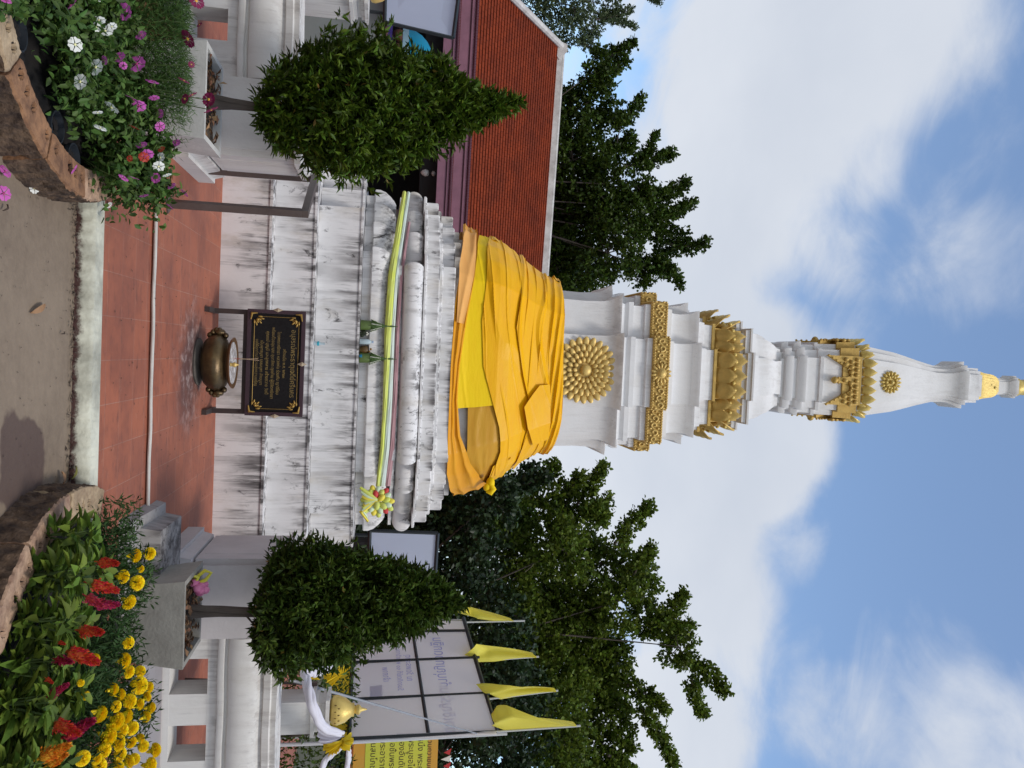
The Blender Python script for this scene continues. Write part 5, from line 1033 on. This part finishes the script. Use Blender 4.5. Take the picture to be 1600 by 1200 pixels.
tree('tall spreading olive-green tree right of the stupa with long drooping boughs', 22,
     [(800, 860, 75), (770, 800, 50), (850, 930, 75), (900, 1030, 75), (860, 1120, 80), (935, 880, 50), (965, 940, 42), (960, 1030, 38), (1015, 965, 34), (1000, 900, 28), (950, 1120, 40), (900, 1180, 70), (880, 800, 36), (830, 780, 36), (925, 810, 24), (880, 860, 45), (840, 1040, 60), (800, 960, 60), (1060, 1010, 24), (905, 960, 50), (930, 1060, 40), (960, 1185, 30)],
     [(900, 790, 940, 730, 11), (960, 850, 1012, 793, 13), (990, 900, 1020, 860, 10), (1030, 985, 1070, 932, 13), (1040, 1000, 1075, 975, 10), (1060, 1020, 1128, 1078, 12), (1080, 1060, 1098, 1115, 8), (980, 1070, 1035, 1110, 12), (1000, 1100, 1050, 1190, 10), (870, 760, 858, 725, 12), (880, 770, 905, 745, 8), (930, 820, 945, 780, 9), (950, 1180, 985, 1205, 8)], LEAF_B, 23, .145, 1.1, 1010)
tree('dark shadowy tree behind the banner frame, low crown', 19, [(730, 830, 70), (700, 900, 80), (740, 1010, 80), (720, 1110, 80), (690, 1180, 70), (640, 1000, 70), (620, 880, 60), (780, 1080, 70), (790, 1180, 70), (660, 800, 50), (770, 780, 40), (820, 740, 22), (790, 765, 26)], [(790, 760, 845, 745, 8)], LEAF_D, 24, .15, .7, 960)
tree('small dark tree peeping out beside the golden cloth', 20, [(770, 755, 30), (740, 790, 38), (700, 800, 36), (800, 790, 30), (660, 780, 30)], [(790, 760, 840, 752, 9)], LEAF_A, 25, .14, 1.1, 800)
def far_wood():
    G_ = np.random.default_rng(31); n = 26000; X = G_.uniform(-34, 34, n); Z = G_.uniform(0, 1, n) ** .9 * (4.6 + 1.2 * np.sin(X * .5) + .8 * np.sin(X * 1.3 + 2)); Yv = 36 + G_.uniform(-1.5, 1.5, n) + .8 * np.sin(X * 1.1)
    o = leaf_mesh('distant_wood', np.column_stack([X, Yv, Z]), rdir(n, G_), rdir(n, G_) * .6 + [0, -.4, .7], G_.uniform(.3, .7, n), .3, LEAF_D, None); o['kind'] = 'stuff'; o['label'] = 'dark belt of trees along the horizon behind everything'
far_wood()
def hedge(lab, x0, x1, y, h, d, seed, m, n=5200):
    P = kthing('hedge', lab, 'hedge', (x0 + x1) / 2, y, .1, 'low hedges behind the parapet'); G_ = np.random.default_rng(seed); w = (x1 - x0) / 2
    q = np.column_stack([G_.uniform(-w, w, n), G_.uniform(0, d, n), G_.uniform(.05, h, n)]); leaf_mesh('foliage', q, rdir(n, G_) + [0, -.3, .5], rdir(n, G_) * .5 + [0, -.3, .8], G_.uniform(.05, .09, n), .03, m, P)
    g = MB(); [g.tube([(u, d / 2, 0), (u + .05, d / 2, h * .5), (u, d / 2, h * .85)], [.03, .02, .008], 6) for u in np.linspace(-w + .1, w - .1, 7)]; g.build('stems', BARK, P, 60)
hedge('clipped green hedge seen behind the small white post on the right', 3.4, 6.2, -1.5, 1.45, .8, 41, LEAF_A)

# ------------------------------------------------------------------ temple hall with tiered red roof
def temple():
    a = R_(10); e = np.array([math.cos(a), math.sin(a), 0]); nrm = np.array([-math.sin(a), math.cos(a), 0]); O = at(737, 200, 17.); O = np.array([O[0], O[1], 0])
    P = thing('temple_hall', 'open temple hall with two-tier red tiled roof and mauve eaves', 'temple hall', O, a)
    def bl(px, py, v):
        d = ray(px, py); o = np.array([0, 0, EYE]); t = ((O - o) @ nrm + v) / (d @ nrm); p = o + d * t - O; return np.array([p @ e, v, p[2]])
    ze = bl(737, 200, 0)[2]; VR = 3.4; r0 = bl(873, 72, VR); r1 = bl(850, 400, VR); zr = (r0[2] + r1[2]) / 2; ur = r0[0]
    # hip corner
    d = ray(800, 0); nn = np.cross(np.array([1, 0, 0]), np.array([0, VR, zr - ze])); nw = e * nn[0] + nrm * nn[1] + np.array([0, 0, nn[2]]); o = np.array([0, 0, EYE]); t = ((O + [0, 0, ze] - o) @ nw) / (d @ nw); q = o + d * t - O; q = np.array([q @ e, q @ nrm, q[2]])
    uh = ur - (ur - q[0]) / (VR - q[1]) * VR; uR = 4.6
    tile = mat('red_roof_tile', (.25, .042, .013), .8, .8, 1.6, (.14, .028, .013), 0, spec=.12)
    t_ = tile.node_tree; L = t_.links.new; tc = N('ShaderNodeTexCoord', t_); br = N('ShaderNodeTexBrick', t_); br.inputs['Scale'].default_value = 1; br.inputs['Brick Width'].default_value = .13; br.inputs['Row Height'].default_value = .13; br.inputs['Mortar Size'].default_value = .012; br.inputs['Mortar Smooth'].default_value = .6
    br.inputs[1].default_value = (1, 1, 1, 1); br.inputs[2].default_value = (.62, .52, .5, 1); br.inputs[3].default_value = (.18, .15, .15, 1)
    mp = N('ShaderNodeMapping', t_); L(tc.outputs['UV'], mp.inputs[0]); L(mp.outputs[0], br.inputs[0]); mx = N('ShaderNodeMixRGB', t_, blend_type='MULTIPLY'); mx.inputs[0].default_value = .55; b = t_.nodes['Principled BSDF']
    L(b.inputs['Base Color'].links[0].from_socket, mx.inputs[1]); L(br.outputs['Color'], mx.inputs[2]); L(mx.outputs[0], b.inputs['Base Color'])
    def slope(name, A, B, C, D, rows, parent):
        """A,B lower edge, D,C upper edge; real stepped courses"""
        A, B, C, D = map(np.array, (A, B, C, D)); nv = np.cross(B - A, D - A); nv = nv / np.linalg.norm(nv); g = MB(); uv = []; Ls = np.linalg.norm((D + C) / 2 - (A + B) / 2)
        for k in range(rows):
            t0, t1 = k / rows, (k + 1) / rows; p = [A + (D - A) * t0, B + (C - B) * t0, B + (C - B) * t1, A + (D - A) * t1]; h = nv * .022
            g.add([p[0] + h, p[1] + h, p[2] + h * .1, p[3] + h * .1, p[0] - h, p[1] - h], [(0, 1, 2, 3), (4, 5, 1, 0)])
            for f_ in ((0, 1, 2, 3), (4, 5, 1, 0)):
                for i in f_:
                    v = [p[0], p[1], p[2], p[3], p[0], p[1]][i]; uv.append((float((v - A) @ ((B - A) / np.linalg.norm(B - A))), [t0, t0, t1, t1, t0, t0][i] * Ls))
        ob = g.build(name, tile, parent); ul = ob.data.uv_layers.new(name='UVMap'); ul.data.foreach_set('uv', np.array(uv, np.float32).ravel()); return ob
    rows = int(math.hypot(VR, zr - ze) / .13)
    rf = slope('upper_roof', (uh, 0, ze), (uR, 0, ze), (uR, VR, zr), (ur, VR, zr), rows, P); slope('back_roof', (uR, 2 * VR, ze), (uh, 2 * VR, ze), (ur, VR, zr), (uR, VR, zr), 20, P); slope('hip_roof', (uh, 2 * VR, ze), (uh, 0, ze), (ur, VR, zr), (ur + .01, VR, zr), 20, P)
    wr_ = mat('ridge_plaster', (.60, .58, .56), .8, .6, 4, (.25, .22, .2)); g = MB(); g.box(ur, uR, VR - .07, VR + .07, zr - .05, zr + .10); g.tube([(ur, VR, zr + .12), (uR, VR, zr + .12)], .05, 8)
    g.tube([(ur, VR, zr + .08), (uh, -.0, ze + .08)], .08, 8); g.build('ridge', wr_, rf)
    g = MB(); g.hexa([(ur - .22, VR - .1, zr - .45), (ur + .35, VR - .1, zr + .02), (ur + .35, VR + .1, zr + .02), (ur - .22, VR + .1, zr - .45)], [(ur - .05, VR - .08, zr + .2), (ur + .12, VR - .08, zr + .22), (ur + .12, VR + .08, zr + .22), (ur - .05, VR + .08, zr + .2)]); g.build('ridge_end', wr_, rf)
    mv = mat('mauve_fascia', (.26, .12, .17), .6, .4, 3); dk = mat('maroon_trim', (.07, .015, .03), .6)
    def fascia(v, zt, h, parent, n_sc):
        g = MB(); g.box(uh - .1, uR, v - .05, v, zt - h, zt - h * .42, 0); g.box(uh - .1, uR, v - .062, v + .01, zt - h * .42 + .003, zt - h * .36, 1); g.box(uh - .1, uR, v - .075, v - .01, zt - h * .36 + .003, zt - .04, 0); g.build('fascia', [mv, dk], parent)
        g = MB()
        for k in range(n_sc):
            u = uh + (uR - uh) * (k + .5) / n_sc; g.blob((u, v - .085, zt - .025), (.05, .02, .035), 8, 5)
        g.build('scalloped_trim', dk, parent, 60)
    fascia(0, ze, .36, rf, 140)
    # lower tier
    z0 = bl(700, 300, -1.1)[2]; z1 = ze - .40; lf = slope('lower_roof', (uh - 1, -1.1, z0 + .06), (uR, -1.1, z0 + .06), (uR, .15, z1), (uh - 1, .15, z1), 11, P)
    fascia(-1.1, z0 + .06, .30, lf, 150)
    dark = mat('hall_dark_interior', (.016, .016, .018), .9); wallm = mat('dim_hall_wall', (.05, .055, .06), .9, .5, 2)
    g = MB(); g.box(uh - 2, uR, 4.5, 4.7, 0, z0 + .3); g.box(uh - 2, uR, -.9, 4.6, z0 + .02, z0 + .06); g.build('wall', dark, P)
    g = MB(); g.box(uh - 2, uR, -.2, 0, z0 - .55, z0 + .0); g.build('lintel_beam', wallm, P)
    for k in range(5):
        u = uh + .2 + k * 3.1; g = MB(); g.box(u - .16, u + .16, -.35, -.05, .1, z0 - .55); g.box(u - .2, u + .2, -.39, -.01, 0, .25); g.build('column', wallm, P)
    # hanging lamp
    c = bl(665, 270, -.7); lp = thing('hanging_lamp', 'little white glass lamp hanging under the mauve eave', 'lamp', O + e * c[0] + nrm * c[1] + np.array([0, 0, c[2]]), a)
    g = MB(); g.lathe([(.01, -.10), (.05, -.07), (.075, .0), (.06, .05), (.02, .07)], n=14); g.lathe([(.02, .12), (.05, .14), (.05, .18), (.02, .2)], n=12); g.build('shade', mat('milk_glass', (.6, .6, .58), .3), lp, 50)
    g = MB(); g.tube([(0, 0, .07), (0, 0, z0 - c[2])], .006, 5); g.build('cord', STEEL, lp)
temple()

# ------------------------------------------------------------------ boards, posts, swags, flags, banner
def slab4(name, pts, th, m, parent=None, org=None):
    """thick panel through four world points (bl, br, tr, tl)"""
    p = [np.array(q, float) - (org if org is not None else 0) for q in pts]; nv = np.cross(p[1] - p[0], p[3] - p[0]); nv /= np.linalg.norm(nv); g = MB(); g.loops([[tuple(q + nv * th / 2) for q in p], [tuple(q - nv * th / 2) for q in p]]); g.f = [f_[::-1] for f_ in g.f]; return g.build(name, m, parent)
def bar(g, a, b, r, mi=0): g.tube([tuple(a), tuple(b)], r, 4, mi)
BLACKF = mat('black_frame_steel', (.012, .016, .02), .5, .4, 10, (.03, .04, .045)); PVC = mat('pale_pole', (.50, .52, .54), .5)
def blank_board(lab, pts, org, legs):
    P = thing('blank_signboard', lab, 'signboard', org, 0, 'blank-backed signboards'); pts = [np.array(p) for p in pts]; q = [p - org for p in pts]
    slab4('panel', pts, .02, mat('vinyl_back_blue_white', (.56, .62, .76), .55, .3, 1.2, (.50, .56, .70), trans=.3), P, org); g = MB()
    nv = np.cross(q[1] - q[0], q[3] - q[0]); nv /= np.linalg.norm(nv); nv *= -1 if nv[1] > 0 else 1
    for i in range(4): bar(g, q[i] + nv * .02, q[(i + 1) % 4] + nv * .02, .03)
    g.build('frame', BLACKF, P)
    for s in legs:
        g = MB(); b_ = q[0] + (q[1] - q[0]) * s; bar(g, b_, (b_[0], b_[1], -org[2]), .03); g.build('leg', BLACKF, P)
Y_ = 12.5
pts = [at(604, -110, Y_ + .8), at(601, 36, Y_), at(708, 61, Y_), at(730, -110, Y_ + .8)]; blank_board('tilted pale blue blank signboard under the red eaves at the photo edge', pts, np.array(pts[1]), (.05, .9))
pts = [at(578, 828, 13.), at(574, 960, 13.6), at(676, 960, 13.6), at(684, 832, 13.)]; blank_board('upright pale blue blank signboard between the stupa and the right shrub', pts, np.array(pts[0]), (.06, .94))
def framed_banner():
    b0 = at(553, 968, 12.); b1 = at(545, 1158, 9.2); t1 = at(776, 1147, 9.2); t0 = at(724, 968, 12.); org = np.array([b1[0], b1[1], 0]); P = thing('banner_frame', 'reverse of a large banner on a black steel frame with faint mirrored lettering', 'banner', org, 0)
    e = (b1 - b0); nrm = np.cross(e, [0, 0, 1.]); nrm /= np.linalg.norm(nrm); nrm *= (1 if nrm[1] < 0 else -1)
    pan = slab4('banner_sheet', [b0, b1, t1, t0], .012, mat('banner_back_grey', (.90, .88, .88), .7, .3, .9, (.82, .80, .82), trans=.55), P, org)
    def on(px, py):
        d = ray(px, py); o = np.array([0, 0, EYE]); n2 = np.cross(b1 - b0, t0 - b0); t = ((b0 - o) @ n2) / (d @ n2); return o + d * t - org
    g = MB(); f_ = nrm * .03
    for A, B, r in (((553, 968), (545, 1158), .025), ((545, 1158), (776, 1147), .022), ((724, 968), (776, 1147), .03), ((642, 972), (669, 1150), .022), ((556, 990), (732, 988), .02), ((550, 1038), (749, 1030), .02), ((549, 1096), (765, 1086), .02)): bar(g, on(*A) + f_, on(*B) + f_, r)
    g.build('frame', BLACKF, P)
    for (x, y, xt) in ((545, 1160, 792), (553, 970, 724)):
        a = on(x, y); b = on(xt, y - (14 if y > 1000 else 0)); g = MB(); g.tube([(a[0], a[1], 0), (a[0], a[1], a[2]), tuple(b)], .022, 8); g.build('upright', PVC, P)
    fm = mat('faint_blue_print', (.46, .46, .74), .6, trans=.3)
    def lett(s_, A, B, size, name='mirrored_lettering'):
        a = on(*A); b = on(*B); u = b - a; L_ = np.linalg.norm(u); u /= L_; w = np.array([0, 0, 1.]); w -= u * (w @ u); w /= np.linalg.norm(w); nv = np.cross(u, w); nv = nv * (1 if nv @ nrm > 0 else -1)
        c = (a + b) / 2 + nrm * .03; M = Matrix(((u[0], w[0], nv[0], c[0]), (u[1], w[1], nv[1], c[1]), (u[2], w[2], nv[2], c[2]), (0, 0, 0, 1))); text_mesh(name, s_, size, fm, pan, M, mirror=True)
    lett('ขอเชิญร่วมทำบุญทอดกฐิน', (676, 1005), (695, 1140), .21); lett('ณ วัดพระธาตุ', (630, 985), (640, 1120), .12); lett('วันอาทิตย์ที่ ๑๐ พฤศจิกายน', (616, 985), (624, 1120), .10); lett('เจ้าภาพ', (596, 1040), (600, 1075), .12)
    g = MB(); c0, c1, c2, c3 = on(578, 1074), on(578, 1095), on(597, 1094), on(597, 1072); g.loops([[tuple(c + nrm * .0075) for c in (c0, c1, c2, c3)], [tuple(c + nrm * .0095) for c in (c0, c1, c2, c3)]]); g.build('faint_printed_patch', fm, pan)
    # yellow bunting skirt under the sheet, gathered
    n = 90; g = MB(); rows = []
    for i in range(n + 1):
        t = -.02 + 1.0 * i / n; p = b0 + (b1 - b0) * t - org; sw = .10 + .05 * math.sin(i * .16); col = []
        for j in range(9):
            v = j / 8; col.append(p + nrm * (.02 + .035 * math.sin(i * 1.15 + 1.5 * v) * (.3 + v)) + [0, 0, -.02 - v * (.26 + .09 * abs(math.sin(i * .105)))])
        rows.append(col)
    g.add([v for r in rows for v in r], [(i * 9 + j, (i + 1) * 9 + j, (i + 1) * 9 + j + 1, i * 9 + j + 1) for i in range(n) for j in range(8)]); sk = g.build('yellow_bunting', mat('yellow_bunting', (.80, .62, .03), .6, .4, 5, (.6, .40, .02), trans=.2), P, 80)
framed_banner()
def swag():
    P = thing('draped_swag', 'white and yellow twisted festoon cloth looped between the post and the banner', 'festoon', at(500, 1100, 8.2), 0); o = np.array(P.location); w = mat('white_festoon_cloth', (.66, .64, .70), .7, .3, 6, (.5, .48, .55)); y = mat('yellow_festoon_cloth', (.82, .64, .03), .6, .35, 8, (.6, .4, .02), trans=.15)
    def rope(pts, r, m, name, tw=0.):
        g = MB(); P_ = [at(*p) - o for p in pts]; n = 46; S = np.linspace(0, len(P_) - 1, n); Q = np.array([[np.interp(s, range(len(P_)), [p[k] for p in P_]) for k in range(3)] for s in S])
        for k in range(3): Q[1:-1, k] = (Q[:-2, k] + 2 * Q[1:-1, k] + Q[2:, k]) / 4
        for s_ in range(3): a = s_ * 2.09; g.tube([tuple(q + np.array([math.cos(a + i * .22), math.sin(a + i * .22), math.sin(a + i * .22)]) * r * .45) for i, q in enumerate(Q)], [r * (.55 + .4 * math.sin(math.pi * i / (n - 1))) for i in range(n)], 8)
        g.build(name, m, P, 70)
    rope([(474, 1050, 6.75), (478, 1060, 6.6), (482, 1078, 6.5), (488, 1100, 6.45), (498, 1126, 6.5), (512, 1141, 6.6), (534, 1146, 6.7)], .030, w, 'white_swag')
    rope([(524, 1040, 7.4), (506, 1048, 7.2), (490, 1052, 7.0), (478, 1050, 6.8)], .03, w, 'white_swag')
    def fan(c, ends, m, name, n=60):
        """pleated cloth gathered at c and spreading to the polyline ends"""
        c = at(*c) - o; E_ = [at(*e) - o for e in ends]; vs = []; mm_ = 9
        for i in range(n + 1):
            e = np.array([np.interp(i / n * (len(E_) - 1), range(len(E_)), [q[k] for q in E_]) for k in range(3)])
            for j in range(mm_ + 1): t = j / mm_; pl = (.028 * math.sin(i * .95) + .012 * math.sin(i * 2.3 + 1)) * (.15 + t); vs.append(c + (e - c) * t * (1 + .05 * math.sin(i * .8)) + np.array([0, pl - .05 * math.sin(math.pi * t), -.02 * math.sin(math.pi * t)]))
        g = MB(); g.add(vs, [(i * (mm_ + 1) + j, (i + 1) * (mm_ + 1) + j, (i + 1) * (mm_ + 1) + j + 1, i * (mm_ + 1) + j + 1) for i in range(n) for j in range(mm_)]); g.build(name, m, P, 80)
    fan((538, 1150, 6.8), [(500, 1130, 6.75), (497, 1142, 6.7), (500, 1158, 6.7), (508, 1160, 6.75)], w, 'white_fan', 40)
    fan((540, 1155, 6.8), [(507, 1156, 6.72), (506, 1168, 6.7), (514, 1180, 6.75), (530, 1176, 6.8)], y, 'yellow_fan', 50)
    fan((535, 1152, 6.85), [(548, 1145, 6.8), (552, 1158, 6.75), (545, 1172, 6.75), (532, 1168, 6.8)], y, 'yellow_fan', 30)
    fan((548, 1042, 7.6), [(512, 1028, 7.5), (506, 1045, 7.4), (508, 1060, 7.4), (516, 1075, 7.4)], y, 'yellow_fan', 50); fan((500, 1062, 7.2), [(470, 1020, 7.2), (466, 1036, 7.1), (472, 1050, 7.1)], y, 'yellow_fan', 40)
    rope([(538, 1165, 6.9), (522, 1176, 6.9), (508, 1188, 6.9), (498, 1215, 7)], .022, w, 'white_tail'); rope([(545, 1168, 6.9), (545, 1185, 6.9), (540, 1215, 7)], .018, w, 'white_tail')
swag()
def fence_post(px_l, px_r, zt_px, ball_px, yl, lab, lab2):
    a = atl(455, px_l, yl)[0]; b = atl(455, px_r, yl)[0]; zb = .99; cm = (a + b) / 2; w = (b - a) / 2; P = kthing('parapet_post', lab, 'post', cm, yl, zb, 'small white posts on the parapet'); zt = atl(zt_px[0], zt_px[1], yl)[2] - zb; zc = atl(zt_px[2], zt_px[1], yl)[2] - zb
    g = MB(); g.box(-w, w, 0, 2 * w, -.4, zt); g.build('shaft', WHITE_WALL, P); g = MB(); k = 5; h = (zc - zt) / k
    for i in range(k): e = (.02, -.01, -.025, -.01, .015)[i]; g.box(-w - e, w + e, -e, 2 * w + e, zt + h * i + .001, zt + h * (i + 1))
    g.build('moulded_cap', WHITE_WALL, P)
    B = kthing('gilded_finial', lab2, 'finial', cm, yl + w, zb + zc, 'gilded bud finials'); h = atl(ball_px, zt_px[1], yl + w)[2] - zb - zc; s = h / .34
    g = MB(); g.lathe([(.085 * s, 0), (.13 * s, .03 * s), (.135 * s, .07 * s), (.11 * s, .14 * s), (.06 * s, .20 * s), (.062 * s, .22 * s), (.03 * s, .225 * s), (.045 * s, .25 * s), (.045 * s, .27 * s), (.02 * s, .29 * s), (.004, .34 * s)], n=20); bd = g.build('bud', GOLD3 if px_l > 500 else GOLD, B, 50)
    g = MB()
    for k in range(7): an = k * .22 - 2.3; g.blob((.131 * s * math.cos(an), .131 * s * math.sin(an), (.055 + .03 * (k % 2)) * s), (.005, .005, .011), 6, 4)
    g.build('carved_slits', mat('carved_slit_dark', (.12, .06, .01), .7), bd)
fence_post(1098, 1148, (485, 1120, 514), 573, -3.7, 'small white post on the right parapet with ribbed cap', 'gold bud finial on the right-hand white post')
fence_post(-90, -10, (545, 5, 575), 628, -3.9, 'white post at the left photo edge with ribbed cap', 'gold bud finial cut by the left photo edge')
def side_wall():
    # far white parapet seen beyond the left wall
    P = kthing('side_parapet', 'far white moulded parapet behind the left post', 'parapet wall', -4.6, -2.6, .1, 'low white parapet walls'); g = MB()
    g.box(-2.2, 1.1, 0, .3, 0, .75); g.build('wall_body', WHITE_MID, P); g = MB()
    for i, (e, z0, z1) in enumerate(((.03, .752, .80), (-.02, .802, .86), (.04, .862, .91), (.0, .912, 1.16), (.05, 1.162, 1.22))): g.box(-2.2 - e, 1.1 + e, -e, .3 + e, z0, z1)
    g.build('moulded_top', WHITE_MID, P)
    p = at(560, 60, 13.); P = thing('grey_green_screen', 'plain grey-green screen wall below the blank signboard at left', 'screen wall', (p[0], p[1], 0)); z = at(606, 60, 13.)[2]; g = MB(); g.box(-3.5, 1.6, 0, .08, .05, z - .05); g.build('screen_panel', mat('grey_green_paint', (.17, .20, .20), .8, .5, 1.5, (.22, .26, .26)), P); g = MB(); g.box(-3.52, 1.62, -.02, .1, z - .049, z); g.build('top_rail', mat('mauve_fascia', (0, 0, 0)), P)
side_wall()
def stall_things():
    # teal parasol, partly hidden
    Y = 14.; a = at(632, 52, Y); b = at(664, 52, Y); P = thing('teal_parasol', 'bright teal parasol with pale scalloped rim in the shade of the hall', 'parasol', (a[0] + .55, Y, 0)); z0, z1 = a[2], b[2]; g = MB(); n = 16; R = .58; rings = []
    for k in range(7): t = k / 6; rings.append([(R * math.cos(math.pi / 2 * t) * math.cos(2 * math.pi * j / n), R * math.cos(math.pi / 2 * t) * math.sin(2 * math.pi * j / n), z0 + .06 + (z1 - z0 + .12) * math.sin(math.pi / 2 * t)) for j in range(n)])
    g.loops(rings, cap0=False); g.build('canopy', mat('teal_fabric', (.0, .28, .46), .6, trans=.25), P, 40)
    g = MB(); g.loops([[(R * 1.01 * math.cos(2 * math.pi * j / 64), R * 1.01 * math.sin(2 * math.pi * j / 64), z) for j in range(64)] for z in (z0 - .03, z0 + .07)], cap0=False, cap1=False); g.build('valance', mat('pale_valance', (.35, .55, .62), .6), P)
    g = MB(); g.tube([(0, 0, 0), (0, 0, z1)], .02, 8); g.build('pole', STEEL, P)
    Y = 14.6; c = at(600, 80, Y); P = thing('draped_table', 'stall table with a deep blue skirt and brown goods in the dim hall', 'stall table', (c[0] - .9, Y, 0)); z = at(612, 80, Y)[2]
    g = MB(); n = 60; g.loops([[(x, -.02 + .02 * math.sin(x * 40), zz) for x in np.linspace(-.9, .9, n)] + [(x, .6, zz) for x in np.linspace(.9, -.9, n)] for zz in (z - .12, z)]); g.build('blue_skirt', mat('deep_blue_cloth', (.05, .03, .20), .7), P)
    g = MB(); g.box(-.9, .9, -.03, .6, .1, z - .125); g.build('pink_cloth', mat('pale_pink_cloth', (.40, .26, .33), .8), P)
    g = MB()
    for k in range(7): g.blob((-.75 + k * .25, .2, z + .12), (.11, .12, .13), 10, 7)
    g.build('brown_bundles', mat('brown_goods', (.12, .045, .02), .8, .6, 6), P, 60)
    # red and white cloth in the dark behind the yellow banner
    a = at(700, 1175, 14.); P = thing('red_white_bunting', 'scrap of red and white bunting hanging in the dark trees at right', 'bunting', a); g = MB()
    for k in range(6): u = k * .12; s_ = .07 + .05 * (k % 2); g.loops([[(u - .06, 0, .06), (u + .055, .0, .03), (u + .02, .02, -s_)], [(u - .06, .01, .06), (u + .055, .01, .03), (u + .02, .03, -s_)]], mi=k % 2)
    g.build('pennant', [mat('red_cloth', (0, 0, 0)), mat('jasmine_white', (0, 0, 0))], P)
stall_things()
def flag(lab, Y, hoist, fly, pole, seed):
    """hoist (on the pole, from tip down) and fly edge as photo points at depth Y"""
    tip = at(*pole[0], Y); P = thing('pennant_flag', lab, 'flag', (tip[0], tip[1], 0), 0, 'yellow flags above the banner frame'); o = np.array([tip[0], tip[1], 0])
    g = MB(); b = at(*pole[1], Y) - o; g.tube([(b[0], b[1], max(.1, b[2] - 1.2)), tuple(b), tuple(tip - o)], .013, 8); g.build('pole', PVC, P)
    H_ = [at(*p, Y) - o for p in hoist]; Fl = [at(*p, Y - .25) - o for p in fly]; n, m_ = 26, 16; vs = []
    for i in range(n + 1):
        s = i / n; h = np.array([np.interp(s * (len(H_) - 1), range(len(H_)), [q[k] for q in H_]) for k in range(3)]); f_ = np.array([np.interp(s * (len(Fl) - 1), range(len(Fl)), [q[k] for q in Fl]) for k in range(3)])
        for j in range(m_ + 1): t = j / m_; vs.append(h + (f_ - h) * t + np.array([0, (.12 * math.sin(t * 6 + s * 5 + seed) + .05 * math.sin(t * 13 + 3 * s)) * t, .012 * math.sin(t * 9 + seed)]))
    g = MB(); g.add(vs, [(i * (m_ + 1) + j, (i + 1) * (m_ + 1) + j, (i + 1) * (m_ + 1) + j + 1, i * (m_ + 1) + j + 1) for i in range(n) for j in range(m_)])
    c = g.build('flag_cloth', mat('yellow_flag_cloth', (.88, .80, .12), .65, .25, 4, (.80, .66, .08), trans=.4), P, 85)
flag('yellow flag furthest from the camera, beside the right shrub tip', 12., [(802, 970), (770, 970), (745, 967)], [(800, 969), (745, 955), (712, 944), (711, 953), (742, 962)], [(820, 970), (690, 973)], 1)
flag('yellow flag second from the left, folded over on itself', 11.2, [(838, 1026), (800, 1030), (770, 1034), (728, 1035)], [(836, 1025), (790, 1014), (745, 1004), (735, 1014), (724, 1027)], [(842, 1026), (700, 1036)], 2)
flag('narrow yellow flag second from the right, nearly furled', 10.2, [(868, 1079), (820, 1086), (781, 1093), (769, 1086)], [(866, 1078), (830, 1072), (795, 1068), (768, 1070), (745, 1074)], [(872, 1079), (740, 1095)], 3)
flag('largest yellow flag at the right-hand corner of the banner frame', 9.25, [(900, 1134), (850, 1137), (790, 1141), (770, 1134)], [(898, 1133), (840, 1118), (792, 1104), (778, 1110), (772, 1122)], [(907, 1134), (780, 1143)], 4)
def strut():
    a = at(452, 1062, 7.0); b = at(745, 1146, 9.1); P = thing('support_strut', 'grey slanting pole from the white post up to the banner frame', 'pole', a, 0); g = MB(); g.tube([(0, 0, 0), tuple(b - a)], [.014, .007], 8); g.build('tube', mat('grey_pipe', (.30, .31, .33), .45, .3, 6, metal=.3), P)
    p = at(433, 1058, 7.2); P = thing('steel_stake', 'short dark steel stake standing behind the right parapet', 'stake', (p[0], p[1], .13)); g = MB(); q = at(495, 1069, 7.2); g.tube([(0, 0, 0), (q[0] - p[0], 0, q[2] - .13)], .012, 6); g.box(q[0] - p[0] - .02, q[0] - p[0] + .02, -.02, .02, q[2] - .17, q[2] - .125); g.build('stake_bar', BROWN_STEEL, P)
strut()
def thai_banner():
    Y = 10.2; a = at(553, 1150, Y); b = at(555, 1340, Y); c = at(684, 1340, Y); d = at(685, 1150, Y); P = thing('thai_banner', 'yellow and orange vinyl banner with lines of dark Thai lettering', 'banner', a, 0); o = np.array(a)
    W = b[0] - a[0]; H_ = d[2] - a[2]; g = MB(); g.box(0, W, 0, .01, 0, H_); bn = g.build('banner_sheet', mat('banner_orange', (.62, .30, .03), .5, .6, 3, (.50, .32, .06)), P)
    g = MB(); g.box(.03, W, -.004, -.001, H_ * .14, H_ * .88); lm = g.build('lime_field', mat('banner_lime', (.50, .56, .05), .5, .7, 1.6, (.62, .55, .06)), P)
    g = MB(); g.box(-.03, W, -.02, .0, -.09, -.002); g.build('rust_border', mat('banner_rust', (.30, .08, .02), .6), P)
    tm = mat('banner_letter_brown', (.07, .045, .02), .6); L_ = ['รวมถวายนมัสการพระบรม', 'หนึ่ง พระคู่ลำน้ำ', 'พระบูชอไหว้พระธาตุ', 'รองอันดับขั้นพระ', 'ลือชั่นพระอานนท์', 'พระอาราธนาศีล', 'วันสมโภชน์ ที่ ๑']
    for i, s_ in enumerate(L_):
        M = Matrix.Translation((.04, -.0065, H_ * (.875 - i * .112))) @ Matrix.Rotation(R_(90), 4, 'X'); text_mesh('lettering', s_, .105 if i else .09, tm, bn, M, 'LEFT')
    for u in (.0, W - .05): g = MB(); g.tube([(u, .03, -o[2]), (u, .03, H_ + .05)], .02, 6); g.build('post', PVC, P)
thai_banner()
for o in list(bpy.data.objects):   # prototypes stay out of the scene
    if not o.users_collection: bpy.data.objects.remove(o)
